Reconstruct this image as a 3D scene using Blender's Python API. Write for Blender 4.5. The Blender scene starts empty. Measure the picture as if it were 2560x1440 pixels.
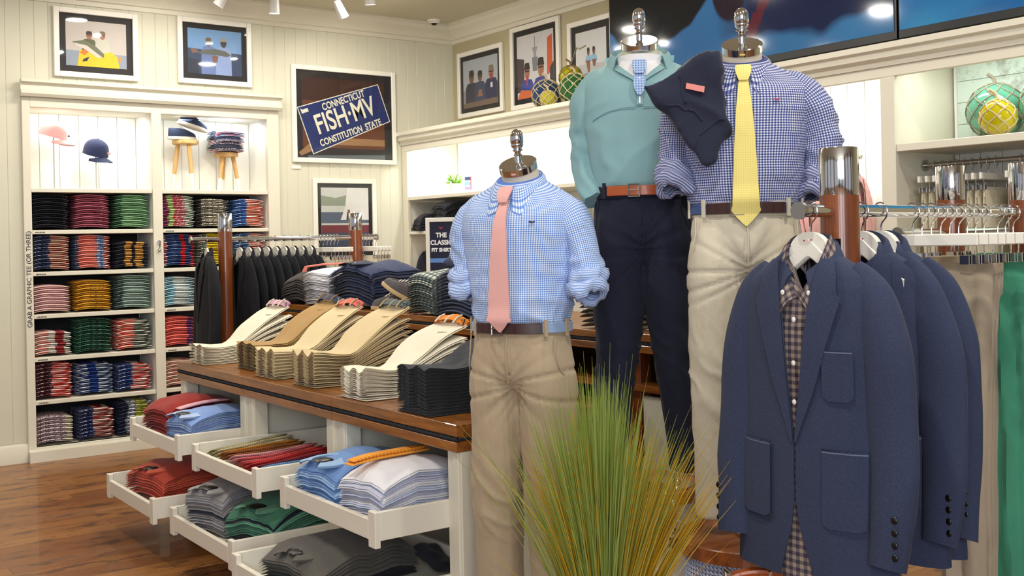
import bpy, math, random
from mathutils import Vector, Matrix, noise
random.seed(7)
PI = math.pi
S = bpy.context.scene
COL = S.collection

# ------------------------------------------------------------------ camera
CAMZ = 1.5
FPX, YAW, PITCH, ROLL, CY0 = 2715.11, 0.628994, 0.001721, -0.020171, 608.374
Fv = Vector((math.sin(YAW)*math.cos(PITCH), math.cos(YAW)*math.cos(PITCH), -math.sin(PITCH)))
r0 = Vector((math.cos(YAW), -math.sin(YAW), 0)); u0 = r0.cross(Fv)
Rv = r0*math.cos(ROLL) + u0*math.sin(ROLL); Uv = -r0*math.sin(ROLL) + u0*math.cos(ROLL)
cam = bpy.data.cameras.new('camera'); camo = bpy.data.objects.new('camera', cam); COL.objects.link(camo)
m = Matrix((Rv, Uv, -Fv)).transposed().to_4x4(); m.translation = Vector((0, 0, CAMZ)); camo.matrix_world = m
cam.sensor_width = 36; cam.lens = FPX/2560*36; cam.shift_y = -(720-CY0)/2560; cam.clip_start = 0.05
S.camera = camo

# ------------------------------------------------------------------ world, lights, exposure
w = bpy.data.worlds.new('world'); S.world = w; w.use_nodes = True
bg = w.node_tree.nodes['Background']; bg.inputs[0].default_value = (0.93, 0.96, 1.0, 1); bg.inputs[1].default_value = 0.50
S.view_settings.view_transform = 'Standard'; S.view_settings.look = 'None'
S.view_settings.exposure = -0.05; S.view_settings.gamma = 1.0; S.view_settings.use_curve_mapping = False

def area(name, loc, size, power, color, direction=(0, 0, -1), sy=None):
    l = bpy.data.lights.new(name, 'AREA'); l.energy = power; l.color = color
    l.shape = 'RECTANGLE' if sy else 'DISK'; l.size = size
    if sy: l.size_y = sy
    o = bpy.data.objects.new(name, l); COL.objects.link(o); o.location = loc
    o.rotation_euler = Vector(direction).to_track_quat('-Z', 'Y').to_euler()
    return o
WARM = (1.0, 0.95, 0.85)
area('storefront_daylight', (-1.6, -2.6, 2.2), 3.4, 225, (0.88, 0.94, 1.0), (0.55, 0.8, -0.12), 2.2)
LIGHT_SPOTS = [(0.6, 3.2), (2.6, 5.6), (0.9, 5.6), (3.4, 3.6), (2.4, 7.2), (4.1, 5.6), (1.0, 1.4), (2.3, 0.9), (3.9, 7.3), (1.3, 7.2), (3.9, 1.6)]
for lx, ly in LIGHT_SPOTS:
    area('downlight_lamp', (lx, ly, 3.40), 0.16, 13 if ly > 7 else 25, WARM)

# ------------------------------------------------------------------ helpers: colour and materials
def lin(c):
    c = c/255.0
    return c/12.92 if c <= 0.04045 else ((c+0.055)/1.055)**2.4
def rgb(c, a=1.0): return (lin(c[0]), lin(c[1]), lin(c[2]), a)
MATS = {}
def base(name):
    mt = bpy.data.materials.new(name); mt.use_nodes = True
    nt = mt.node_tree; b = nt.nodes['Principled BSDF']
    return mt, nt, b
def mixc(nt, fac, a, b):
    n = nt.nodes.new('ShaderNodeMix'); n.data_type = 'RGBA'
    for i, v in ((0, fac), (6, a), (7, b)):
        if hasattr(v, 'links') or hasattr(v, 'is_linked'): nt.links.new(v, n.inputs[i])
        else: n.inputs[i].default_value = v
    return n.outputs[2]
def mth(nt, op, a, b=0.0):
    n = nt.nodes.new('ShaderNodeMath'); n.operation = op
    for i, v in ((0, a), (1, b)):
        if hasattr(v, 'is_linked'): nt.links.new(v, n.inputs[i])
        else: n.inputs[i].default_value = v
    return n.outputs[0]
def tc(nt, out='Object', scale=None):
    t = nt.nodes.new('ShaderNodeTexCoord').outputs[out]
    if scale:
        mp = nt.nodes.new('ShaderNodeMapping'); nt.links.new(t, mp.inputs[0]); mp.inputs['Scale'].default_value = scale
        t = mp.outputs[0]
    return t
def nz(nt, vec, scale, detail=2, rough=.5):
    n = nt.nodes.new('ShaderNodeTexNoise'); nt.links.new(vec, n.inputs['Vector'])
    n.inputs['Scale'].default_value = scale; n.inputs['Detail'].default_value = detail; n.inputs['Roughness'].default_value = rough
    return n.outputs['Fac']
def bump(nt, b, h, strength=.2, dist=.01):
    n = nt.nodes.new('ShaderNodeBump'); nt.links.new(h, n.inputs['Height']); n.inputs['Strength'].default_value = strength
    n.inputs['Distance'].default_value = dist; nt.links.new(n.outputs[0], b.inputs['Normal'])
def ramp(nt, fac, stops, interp='LINEAR'):
    n = nt.nodes.new('ShaderNodeValToRGB'); nt.links.new(fac, n.inputs[0]); r = n.color_ramp; r.interpolation = interp
    while len(r.elements) < len(stops): r.elements.new(1.0)
    for e, (p, c) in zip(r.elements, stops): e.position = p; e.color = c
    return n.outputs[0]
def sep(nt, v):
    n = nt.nodes.new('ShaderNodeSeparateXYZ'); nt.links.new(v, n.inputs[0]); return n.outputs

def plain(name, c, rough=.6, metal=0.0, coat=0.0, emit=0.0, noise_amt=0.04, nscale=6):
    if name in MATS: return MATS[name]
    mt, nt, b = base(name)
    f = nz(nt, tc(nt), nscale, 3)
    c1 = rgb(c); c2 = tuple(x*(1-noise_amt*2) for x in c1[:3])+(1,)
    nt.links.new(mixc(nt, f, c1, c2), b.inputs['Base Color'])
    b.inputs['Roughness'].default_value = rough; b.inputs['Metallic'].default_value = metal
    b.inputs['Coat Weight'].default_value = coat
    if emit: b.inputs['Emission Color'].default_value = c1; b.inputs['Emission Strength'].default_value = emit
    MATS[name] = mt; return mt
def fabric(name, c, vary=.12, rough=.92, weave=0.0, bumps=.35, bscale=22, heather=None, sheen=.1):
    if name in MATS: return MATS[name]
    mt, nt, b = base(name); v = tc(nt)
    c1 = rgb(c); c2 = tuple(x*(1-vary) for x in c1[:3])+(1,)
    col = mixc(nt, nz(nt, v, 9, 3), c1, c2)
    if heather:
        h = nz(nt, v, 420, 2, .7)
        hm = ramp(nt, h, [(.38, (0, 0, 0, 1)), (.62, (1, 1, 1, 1))])
        col = mixc(nt, hm, col, rgb(heather))
    nt.links.new(col, b.inputs['Base Color'])
    b.inputs['Roughness'].default_value = rough
    b.inputs['Sheen Weight'].default_value = sheen
    hh = mth(nt, 'ADD', nz(nt, tc(nt, 'Object', (1, 1, .45)), bscale, 4, .55), mth(nt, 'MULTIPLY', nz(nt, v, 500, 1), .06))
    bump(nt, b, hh, bumps, .012)
    MATS[name] = mt; return mt
def checked(name, ground, line, period=.0066, duty=.5, dark=None, coord='UV', bumps=.35, axes=(0, 1)):
    mt, nt, b = base(name); v = tc(nt, coord); s = sep(nt, v)
    def st(o):
        f = mth(nt, 'FRACT', mth(nt, 'MULTIPLY', o, 1/period)); return mth(nt, 'LESS_THAN', f, duty)
    a = st(s[axes[0]]); d = st(s[axes[1]])
    summ = mth(nt, 'MULTIPLY', mth(nt, 'ADD', a, d), .5)
    dk = rgb(dark) if dark else rgb(line)
    g = rgb(ground); md = rgb(line)
    col = ramp(nt, summ, [(0, g), (.25, md), (.75, dk)], 'CONSTANT')
    nt.links.new(col, b.inputs['Base Color']); b.inputs['Roughness'].default_value = .9
    bump(nt, b, nz(nt, tc(nt, 'Object', (1, 1, .5)), 20, 4, .55), bumps, .012)
    MATS[name] = mt; return mt
def wood(name, c1, c2, axis='Y', rough=.4, coat=.25, scale=1.0):
    if name in MATS: return MATS[name]
    mt, nt, b = base(name)
    sc = {'X': (1.5, 22, 22), 'Y': (22, 1.5, 22), 'Z': (22, 22, 1.5)}[axis]
    v = tc(nt, 'Object', tuple(x*scale for x in sc))
    n1 = nz(nt, v, 1.6, 6, .6); n2 = nz(nt, tc(nt), 1.3, 2)
    col = ramp(nt, n1, [(.3, rgb(c2)), (.62, rgb(c1))])
    col = mixc(nt, mth(nt, 'MULTIPLY', n2, .5), col, rgb(c2))
    nt.links.new(col, b.inputs['Base Color']); b.inputs['Roughness'].default_value = rough; b.inputs['Coat Weight'].default_value = coat
    bump(nt, b, n1, .08, .004)
    MATS[name] = mt; return mt
def zoned(name, zones, period=.011, x0=-.125, x1=.125):
    """print of a folded tee: zones = [(end fraction, kind, colour A, colour B)] across the width"""
    mt, nt, b = base(name); v = tc(nt); s = sep(nt, v)
    nfine = nz(nt, v, 95, 1); vv = nt.nodes.new('ShaderNodeTexVoronoi'); nt.links.new(v, vv.inputs['Vector']); vv.inputs['Scale'].default_value = 85
    wob = mth(nt, 'MULTIPLY', mth(nt, 'SUBTRACT', nz(nt, v, 14, 1), .5), .35)
    oi = nt.nodes.new('ShaderNodeObjectInfo')
    fx = mth(nt, 'ADD', mth(nt, 'DIVIDE', mth(nt, 'SUBTRACT', s[0], x0), x1-x0), mth(nt, 'MULTIPLY', mth(nt, 'SUBTRACT', oi.outputs['Random'], .5), .08))
    st = mth(nt, 'LESS_THAN', mth(nt, 'FRACT', mth(nt, 'ADD', mth(nt, 'DIVIDE', s[2], period), mth(nt, 'ADD', wob, oi.outputs['Random']))), .5)
    dots = mth(nt, 'LESS_THAN', vv.outputs['Distance'], .30)
    blot = mth(nt, 'GREATER_THAN', nfine, .52)
    kinds = {'solid': (0, 0, 0, 1), 'stripes': (1, 0, 0, 1), 'dots': (0, 1, 0, 1), 'blots': (0, 0, 1, 1)}
    pos = [0]+[z[0] for z in zones[:-1]]
    ca = ramp(nt, fx, [(p, rgb(z[2])) for p, z in zip(pos, zones)], 'CONSTANT')
    cb = ramp(nt, fx, [(p, rgb(z[3])) for p, z in zip(pos, zones)], 'CONSTANT')
    kk = ramp(nt, fx, [(p, kinds[z[1]]) for p, z in zip(pos, zones)], 'CONSTANT')
    ks = nt.nodes.new('ShaderNodeSeparateColor'); nt.links.new(kk, ks.inputs[0])
    fac = mth(nt, 'ADD', mth(nt, 'MULTIPLY', ks.outputs[0], st), mth(nt, 'ADD', mth(nt, 'MULTIPLY', ks.outputs[1], dots), mth(nt, 'MULTIPLY', ks.outputs[2], blot)))
    nt.links.new(mixc(nt, fac, ca, cb), b.inputs['Base Color']); b.inputs['Roughness'].default_value = .92
    bump(nt, b, nz(nt, v, 26, 3), .35, .01)
    return mt
def glassy(name, c, rough=.05, alpha=.1):
    mt, nt, b = base(name); nt.nodes.remove(b)
    out = nt.nodes['Material Output']; t = nt.nodes.new('ShaderNodeBsdfTransparent'); g = nt.nodes.new('ShaderNodeBsdfGlossy')
    t.inputs[0].default_value = rgb(c); g.inputs['Roughness'].default_value = rough
    fr = nt.nodes.new('ShaderNodeLayerWeight'); fr.inputs[0].default_value = .5
    ms = nt.nodes.new('ShaderNodeMixShader'); nt.links.new(mth(nt, 'MINIMUM', mth(nt, 'ADD', mth(nt, 'MULTIPLY', mth(nt, 'POWER', fr.outputs['Facing'], 4.0), .5), alpha), 1.0), ms.inputs[0])
    nt.links.new(t.outputs[0], ms.inputs[1]); nt.links.new(g.outputs[0], ms.inputs[2]); nt.links.new(ms.outputs[0], out.inputs[0])
    return mt

# ------------------------------------------------------------------ helpers: meshes
def catmull(pts, n):
    """resample a list of tuples to n points with a Catmull-Rom spline"""
    out = []; k = len(pts)-1
    for i in range(n):
        t = i/(n-1)*k; j = min(int(t), k-1); u = t-j
        p0 = pts[max(j-1, 0)]; p1 = pts[j]; p2 = pts[j+1]; p3 = pts[min(j+2, k)]
        out.append(tuple(.5*((2*b)+(-a+c)*u+(2*a-5*b+4*c-d)*u*u+(-a+3*b-3*c+d)*u**3) for a, b, c, d in zip(p0, p1, p2, p3)))
    return out
def lerp_table(tab, z):
    """tab sorted by first entry; returns interpolated rest"""
    if z <= tab[0][0]: return tab[0][1:]
    for a, b in zip(tab, tab[1:]):
        if z <= b[0]:
            t = (z-a[0])/(b[0]-a[0]); return tuple(x+(y-x)*t for x, y in zip(a[1:], b[1:]))
    return tab[-1][1:]
class MB:
    def __init__(s): s.v = []; s.f = []; s.m = []; s.uv = {}
    def add(s, vs, fs, mi=0, uvs=None):
        o = len(s.v); s.v += [tuple(p) for p in vs]
        for i, f in enumerate(fs):
            if uvs: s.uv[len(s.f)] = uvs[i]
            s.f.append(tuple(o+k for k in f)); s.m.append(mi)
        return s
    def box(s, lo, hi, mi=0):
        x0, y0, z0 = lo; x1, y1, z1 = hi
        v = [(x0, y0, z0), (x1, y0, z0), (x1, y1, z0), (x0, y1, z0), (x0, y0, z1), (x1, y0, z1), (x1, y1, z1), (x0, y1, z1)]
        return s.add(v, [(0, 3, 2, 1), (4, 5, 6, 7), (0, 1, 5, 4), (1, 2, 6, 5), (2, 3, 7, 6), (3, 0, 4, 7)], mi)
    def bbox(s, lo, hi, b=.003, mi=0):
        """box with all edges chamfered"""
        c = [(lo[i]+hi[i])/2 for i in range(3)]; h = [(hi[i]-lo[i])/2 for i in range(3)]; b = min([b]+[x*.45 for x in h])
        v = []; idx = {}
        for sx in (-1, 1):
            for sy in (-1, 1):
                for sz in (-1, 1):
                    sg = (sx, sy, sz)
                    for ax in range(3):
                        p = [c[i]+sg[i]*(h[i]-(0 if i == ax else b)) for i in range(3)]
                        idx[(sg, ax)] = len(v); v.append(p)
        f = []
        for ax in range(3):
            a, d = (ax+1) % 3, (ax+2) % 3
            for sg in (-1, 1):
                q = []
                for sa, sd in ((-1, -1), (1, -1), (1, 1), (-1, 1)):
                    t = [0, 0, 0]; t[ax] = sg; t[a] = sa; t[d] = sd; q.append(idx[(tuple(t), ax)])
                f.append(tuple(q if sg > 0 else q[::-1]))
            for sa in (-1, 1):
                for sd in (-1, 1):
                    q = []
                    for s1 in (-1, 1):
                        t = [0, 0, 0]; t[ax] = s1; t[a] = sa; t[d] = sd
                        q.append((idx[(tuple(t), a)], idx[(tuple(t), d)]))
                    qq = (q[0][0], q[1][0], q[1][1], q[0][1])
                    f.append(qq if sa*sd > 0 else qq[::-1])
        for sx in (-1, 1):
            for sy in (-1, 1):
                for sz in (-1, 1):
                    sg = (sx, sy, sz); q = (idx[(sg, 0)], idx[(sg, 1)], idx[(sg, 2)])
                    f.append(q if sx*sy*sz > 0 else q[::-1])
        return s.add(v, f, mi)
    def grid(s, rows, mi=0, wrap=False, uvs=None, flip=False):
        n = len(rows[0]); m_ = len(rows); v = [p for r in rows for p in r]; f = []; us = []
        for i in range(m_-1):
            for j in range(n if wrap else n-1):
                k = (j+1) % n
                q = (i*n+j, i*n+k, (i+1)*n+k, (i+1)*n+j)
                if uvs:
                    u = (uvs[i][j], uvs[i][j+1], uvs[i+1][j+1], uvs[i+1][j])
                    us.append(u[::-1] if flip else u)
                f.append(q[::-1] if flip else q)
        return s.add(v, f, mi, us if uvs else None)
    def cyl(s, p0, p1, r0, r1=None, seg=16, mi=0, caps=True):
        r1 = r0 if r1 is None else r1; p0 = Vector(p0); p1 = Vector(p1); d = (p1-p0).normalized()
        a = d.orthogonal().normalized(); b = d.cross(a)
        rows = [[p+(a*math.cos(2*PI*k/seg)+b*math.sin(2*PI*k/seg))*r for k in range(seg)] for p, r in ((p0, r0), (p1, r1))]
        s.grid(rows, mi, True)
        if caps: s.add(rows[0], [tuple(range(seg))[::-1]], mi); s.add(rows[1], [tuple(range(seg))], mi)
        return s
    def tube(s, pts, r, seg=8, mi=0, caps=True):
        pts = [Vector(p) for p in pts]; rr = r if isinstance(r, (list, tuple)) else [r]*len(pts)
        rows = []; a = None
        for i, p in enumerate(pts):
            d = (pts[min(i+1, len(pts)-1)]-pts[max(i-1, 0)]).normalized()
            a = d.orthogonal().normalized() if a is None else (a-d*a.dot(d)).normalized()
            b = d.cross(a)
            rows.append([p+(a*math.cos(2*PI*k/seg)+b*math.sin(2*PI*k/seg))*rr[i] for k in range(seg)])
        s.grid(rows, mi, True)
        if caps: s.add(rows[0], [tuple(range(seg))[::-1]], mi); s.add(rows[-1], [tuple(range(seg))], mi)
        return s
    def lathe(s, prof, c=(0, 0, 0), seg=24, mi=0, sx=1, sy=1):
        rows = [[(c[0]+r*sx*math.cos(2*PI*k/seg), c[1]+r*sy*math.sin(2*PI*k/seg), c[2]+z) for k in range(seg)] for r, z in prof]
        s.grid(rows, mi, True)
        s.add(rows[0], [tuple(range(seg))[::-1]], mi); s.add(rows[-1], [tuple(range(seg))], mi); return s
    def ellipsoid(s, c, r, seg=20, mi=0):
        n = seg//2
        rows = [[(c[0]+r[0]*math.sin(PI*i/n)*math.cos(2*PI*k/seg), c[1]+r[1]*math.sin(PI*i/n)*math.sin(2*PI*k/seg), c[2]-r[2]*math.cos(PI*i/n)) for k in range(seg)] for i in range(n+1)]
        return s.grid(rows, mi, True)
    def loft(s, rings, seg=48, n=None, mi=0, uvw=.9, caps=True, disp=None):
        """rings: (cx,cy,cz,rx,ry) horizontal ellipses, resampled to n"""
        if n: rings = catmull(rings, n)
        rows = []; uvs = []; vz = 0; prev = None
        for cx, cy, cz, rx, ry in rings:
            if prev: vz += math.dist(prev, (cx, cy, cz))
            prev = (cx, cy, cz); row = []; ur = []
            for k in range(seg):
                t = 2*PI*k/seg+PI/2
                p = Vector((cx+rx*math.cos(t), cy+ry*math.sin(t), cz))
                if disp: p = disp(p, Vector((math.cos(t), math.sin(t), 0)))
                row.append(p)
            for k in range(seg+1): ur.append((k/seg*uvw, vz))
            rows.append(row); uvs.append(ur)
        s.grid(rows, mi, True, uvs)
        if caps:
            z = [[(0, 0)]*seg]
            s.add(rows[0], [tuple(range(seg))[::-1]], mi, z); s.add(rows[-1], [tuple(range(seg))], mi, z)
        return s
    def sleeve(s, pts, seg=28, n=36, mi=0, disp=None, caps=True, uvw=.36):
        """pts: (x,y,z,r) tube with its own frames and UVs in metres"""
        pts = catmull(pts, n); P = [Vector(p[:3]) for p in pts]; rows = []; uvs = []; a = None; vz = 0
        for i, p in enumerate(P):
            d = (P[min(i+1, n-1)]-P[max(i-1, 0)]).normalized()
            a = (Vector((0, 1, 0))-d*d.y).normalized() if a is None else (a-d*a.dot(d)).normalized()
            b = d.cross(a); row = []
            for k in range(seg):
                t = 2*PI*k/seg; nn = a*math.cos(t)+b*math.sin(t); q = p+nn*pts[i][3]
                if disp: q = disp(q, nn)
                row.append(q)
            if i: vz += (P[i]-P[i-1]).length
            rows.append(row); uvs.append([(k/seg*uvw, vz) for k in range(seg+1)])
        s.grid(rows, mi, True, uvs)
        if caps:
            z = [[(0, 0)]*seg]
            s.add(rows[0], [tuple(range(seg))[::-1]], mi, z); s.add(rows[-1], [tuple(range(seg))], mi, z)
        return s
    def pillow(s, w, d, t, z0=0, nx=12, ny=12, mp=None, mi=0, e=8, cx=0, cy=0):
        """soft rounded slab, w x d x t, mapped by mp"""
        def ax(n): return [math.sin(PI/2*(2*i/n-1)*.995)/math.sin(PI/2*.995) for i in range(n+1)]
        X = ax(nx); Y = ax(ny); top = []; bot = []
        for y in Y:
            rt = []; rb = []
            for x in X:
                q = max(0.0, (1-abs(x)**e))*max(0.0, (1-abs(y)**e)); h = t/2*q**.4
                px = cx+x*w/2; py = cy+y*d/2
                a = (px, py, z0+t/2+h); b_ = (px, py, z0+t/2-h)
                if mp: a = mp(*a); b_ = mp(*b_)
                rt.append(a); rb.append(b_)
            top.append(rt); bot.append(rb)
        s.grid(top, mi); s.grid(bot, mi, flip=True); return s
    def poly(s, pts, z0, z1, mi=0):
        """extruded polygon, counter-clockwise in xy"""
        n = len(pts); v = [(x, y, z0) for x, y in pts]+[(x, y, z1) for x, y in pts]
        f = [tuple(range(n))[::-1], tuple(range(n, 2*n))]+[(i, (i+1) % n, n+(i+1) % n, n+i) for i in range(n)]
        return s.add(v, f, mi)
    def xf(s, M_, i0=0):
        s.v = s.v[:i0]+[tuple(M_ @ Vector(p)) for p in s.v[i0:]]; return s
    def mesh(s, name, mats, smooth=True, angle=40):
        me = bpy.data.meshes.new(name); me.from_pydata(s.v, [], s.f)
        for mt in (mats if isinstance(mats, (list, tuple)) else [mats]): me.materials.append(mt)
        me.polygons.foreach_set('material_index', s.m)
        if s.uv:
            ul = me.uv_layers.new(name='UVMap')
            for p in me.polygons:
                u = s.uv.get(p.index)
                if u:
                    for li, q in zip(p.loop_indices, u): ul.data[li].uv = q
        if smooth:
            me.polygons.foreach_set('use_smooth', [True]*len(me.polygons))
            me.set_sharp_from_angle(angle=math.radians(angle))
        me.validate(); me.update(); return me
    def build(s, name, mats, parent=None, smooth=True, angle=40, loc=None):
        o = bpy.data.objects.new(name, s.mesh(name, mats, smooth, angle)); COL.objects.link(o)
        if parent: o.parent = parent
        if loc: o.location = loc
        return o
def evalmod(o):
    """apply the modifiers of o without operators"""
    dg = bpy.context.evaluated_depsgraph_get(); dg.update()
    me = bpy.data.meshes.new_from_object(o.evaluated_get(dg)); old = o.data
    o.modifiers.clear(); o.data = me; me.name = o.name; return o
def soft(o, voxel=.008, it=6, disp=None):
    """fuse the lofts of one mesh into one soft surface and press folds into it"""
    r = o.modifiers.new('r', 'REMESH'); r.mode = 'VOXEL'; r.voxel_size = voxel; r.use_smooth_shade = True
    if it:
        q = o.modifiers.new('s', 'SMOOTH'); q.iterations = it; q.factor = .5
    mats = list(o.data.materials)
    evalmod(o)
    if len(o.data.materials) == 0:
        for mt in mats: o.data.materials.append(mt)
    me = o.data
    if disp:
        nn = [v.normal.copy() for v in me.vertices]
        for v, n in zip(me.vertices, nn): v.co = v.co+n*disp(v.co)
    me.polygons.foreach_set('use_smooth', [True]*len(me.polygons)); me.update(); return o
def ridge(p, sx, sy, sz, ox=0.0):
    n = noise.noise(Vector((p[0]*sx+ox, p[1]*sy+3.1, p[2]*sz-ox)))
    return (1-min(1, abs(n)*2.4))**2
def tag(o, label, cat, group=None, kind=None):
    if label: o['label'] = label
    if cat: o['category'] = cat
    if group: o['group'] = group
    if kind: o['kind'] = kind
    return o
def thing(name, label, cat, loc=(0, 0, 0), rz=0, group=None):
    o = bpy.data.objects.new(name, None); COL.objects.link(o); o.empty_display_size = .1
    o.location = loc; o.rotation_euler = (0, 0, rz); return tag(o, label, cat, group)
def struct(o): o['kind'] = 'structure'; return o
def plabel(o, t): o['label'] = t; return o
def text(txt, size, mat, name='lettering', parent=None, M_=None, ext=.0006, bold=0.0, align='CENTER'):
    cu = bpy.data.curves.new(name, 'FONT'); cu.body = txt; cu.size = size; cu.extrude = ext; cu.offset = bold
    cu.align_x = align; cu.align_y = 'CENTER'
    t = bpy.data.objects.new(name, cu); COL.objects.link(t)
    dg = bpy.context.evaluated_depsgraph_get(); dg.update()
    me = bpy.data.meshes.new_from_object(t.evaluated_get(dg)); bpy.data.objects.remove(t)
    me.materials.clear(); me.materials.append(mat)
    if M_: me.transform(M_)
    o = bpy.data.objects.new(name, me); COL.objects.link(o)
    if parent: o.parent = parent
    return o
ORD = ['lowest', 'second from bottom', 'third from bottom', 'fourth from bottom', 'fifth from bottom', 'sixth from bottom', 'seventh from bottom', 'eighth from bottom', 'ninth from bottom', 'tenth from bottom', 'eleventh from bottom', 'twelfth from bottom', 'thirteenth from bottom', 'fourteenth from bottom']
def nth(k, n): return 'topmost' if k == n-1 else ORD[k]

# ------------------------------------------------------------------ shared materials
CREAM = plain('cream_paint', (224, 218, 200), .45, noise_amt=.02)
WALLP = plain('wall_paint', (212, 208, 188), .55, noise_amt=.02)
BEIGE = plain('beige_paint', (184, 173, 140), .7, noise_amt=.02)
CEIL = plain('ceiling_paint', (200, 194, 172), .8, noise_amt=.01)
WHITE = plain('white_satin', (236, 231, 220), .35, noise_amt=.01)
TRAYM = plain('tray_lacquer', (233, 227, 212), .38, noise_amt=.015)
BRIGHT = plain('bright_white', (244, 243, 236), .5, noise_amt=.01)
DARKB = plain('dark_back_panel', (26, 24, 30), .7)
CHROME = plain('chrome', (225, 225, 228), .09, 1.0, noise_amt=0)
STEEL = plain('brushed_steel', (190, 186, 176), .28, 1.0, noise_amt=0)
WALNUT = wood('walnut_top', (172, 108, 44), (104, 56, 20), 'Y', .3, .4)
WALNUTX = wood('walnut_plinth', (172, 98, 44), (104, 50, 20), 'X', .3, .4)
MAHOG = wood('mahogany_post', (146, 78, 38), (102, 48, 20), 'Z', .3, .5)
PINE = wood('pale_pine', (222, 184, 122), (190, 142, 78), 'Z', .5, .1)
BLACK = plain('black_plastic', (14, 14, 16), .3)
INK = plain('dark_ink', (48, 46, 48), .7)
ROPE = plain('navy_rope', (36, 38, 46), .85, nscale=160, noise_amt=.3)
LINEN = fabric('mannequin_linen', (226, 214, 186))

# ------------------------------------------------------------------ floor, ceiling, walls
YA, XB, XC, HC = 8.29, 5.41, 4.85, 3.45     # back wall, right wall, front of the right-hand cabinets, ceiling height
mt, nt, b = base('plank_floor'); v = tc(nt)
br = nt.nodes.new('ShaderNodeTexBrick'); nt.links.new(v, br.inputs['Vector'])
br.inputs['Scale'].default_value = 1.0; br.inputs['Brick Width'].default_value = 1.7; br.inputs['Row Height'].default_value = .13
br.inputs['Mortar Size'].default_value = .0018; br.inputs['Color1'].default_value = rgb((166, 112, 52)); br.inputs['Color2'].default_value = rgb((126, 74, 30))
br.inputs['Mortar'].default_value = rgb((60, 32, 18)); br.offset = .37
g1 = nz(nt, tc(nt, 'Object', (1.2, 16, 1)), 2.2, 6, .65); g2 = nz(nt, tc(nt, 'Object', (2.2, 6.0, 1)), 1.9, 5, .72)
col = mixc(nt, mth(nt, 'MULTIPLY', g1, .55), br.outputs['Color'], rgb((104, 58, 24)))
knots = ramp(nt, g2, [(.53, (0, 0, 0, 1)), (.60, (1, 1, 1, 1))])
col = mixc(nt, mth(nt, 'MULTIPLY', knots, .75), col, rgb((58, 30, 16)))
nt.links.new(col, b.inputs['Base Color']); b.inputs['Roughness'].default_value = .38; b.inputs['Coat Weight'].default_value = .15
bump(nt, b, g1, .06, .004); FLOORM = mt
f = MB().box((-4, -4, -.05), (6.2, 9, 0)).build('floor', FLOORM); struct(f)
f = MB().box((-4, -4, HC), (6.2, 9, HC+.06)).build('ceiling', CEIL); struct(f)

for i, (px_, py_, w_) in enumerate([(-2.6, -2.2, .3), (-3.2, .6, .4), (-3.2, 2.6, .25), (-3.2, 4.6, .5), (-1.2, -3.2, .3), (.6, -3.2, .45), (2.2, -3.2, .3), (3.8, -3.2, .5)]):  # unseen columns added for dark reflections and contrast in the chrome
    struct(MB().bbox((px_, py_, 0), (px_+w_, py_+w_, HC), .01).build('trim_%d' % (20+i), MAHOG if i % 2 else DARKB))
def board_wall(x0, x1, z0, z1, y, mb, pitch=.0965, off=0.0):
    """beadboard: narrow planks with open grooves, facing -y"""
    k = math.floor((x0-off)/pitch); x = off+k*pitch
    while x < x1:
        a = max(x+.0009, x0); c = min(x+pitch-.0009, x1)
        if c-a > .004: mb.bbox((a, y, z0), (c, y+.02, z1), .0028)
        x += pitch
wa = MB(); wa.box((-4, YA+.0035, 0), (1.74, YA+.08, HC)); wa.box((3.62, YA+.0035, 0), (XB+.1, YA+.08, HC)); wa.box((1.74, YA+.0035, 2.56), (3.62, YA+.08, HC)); wa.box((1.74, YA+.0035, 0), (3.62, YA+.08, .05))
board_wall(-1.0, 1.74, .14, 3.3, YA, wa); board_wall(1.74, 3.68, 2.6, 3.3, YA, wa); board_wall(3.68, XB, .14, 3.3, YA, wa)
struct(wa.build('wall_back', WALLP))
wr = MB().box((XB, -4, 0), (XB+.1, YA+.1, HC)); struct(wr.build('wall_right', BEIGE))
def profile(pts, p0, p1, outdir, mb):
    """sweep a moulding profile (out, z) from p0 to p1"""
    a = [Vector((p0[0], p0[1], 0))+Vector(outdir)*o+Vector((0, 0, z)) for o, z in pts]
    c = [Vector((p1[0], p1[1], 0))+Vector(outdir)*o+Vector((0, 0, z)) for o, z in pts]
    n = len(pts); mb.add(a+c, [(i, (i+1) % n, n+(i+1) % n, n+i) for i in range(n)]+[tuple(range(n))[::-1], tuple(range(n, 2*n))])
crown = [(-.01, HC), (.15, HC), (.15, HC-.018), (.13, HC-.025), (.118, HC-.05), (.075, HC-.075), (.05, HC-.105), (.045, HC-.12), (.022, HC-.125), (.018, HC-.155), (-.01, HC-.16)]
c1 = MB(); profile(crown, (-2, YA), (XB, YA), (0, -1, 0), c1); struct(c1.build('trim_1', CREAM, angle=25))
c1 = MB(); profile(crown, (XB, YA), (XB, -2), (-1, 0, 0), c1); struct(c1.build('trim_2', CREAM, angle=25))
bp = [(-.01, 0), (.022, 0), (.022, .115), (.014, .13), (-.01, .135)]
c1 = MB(); profile(bp, (-3, YA), (1.735, YA), (0, -1, 0), c1); struct(c1.build('baseboard_left', CREAM))
c1 = MB(); profile(bp, (3.69, YA), (XC, YA), (0, -1, 0), c1); struct(c1.build('baseboard_back', CREAM))

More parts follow.
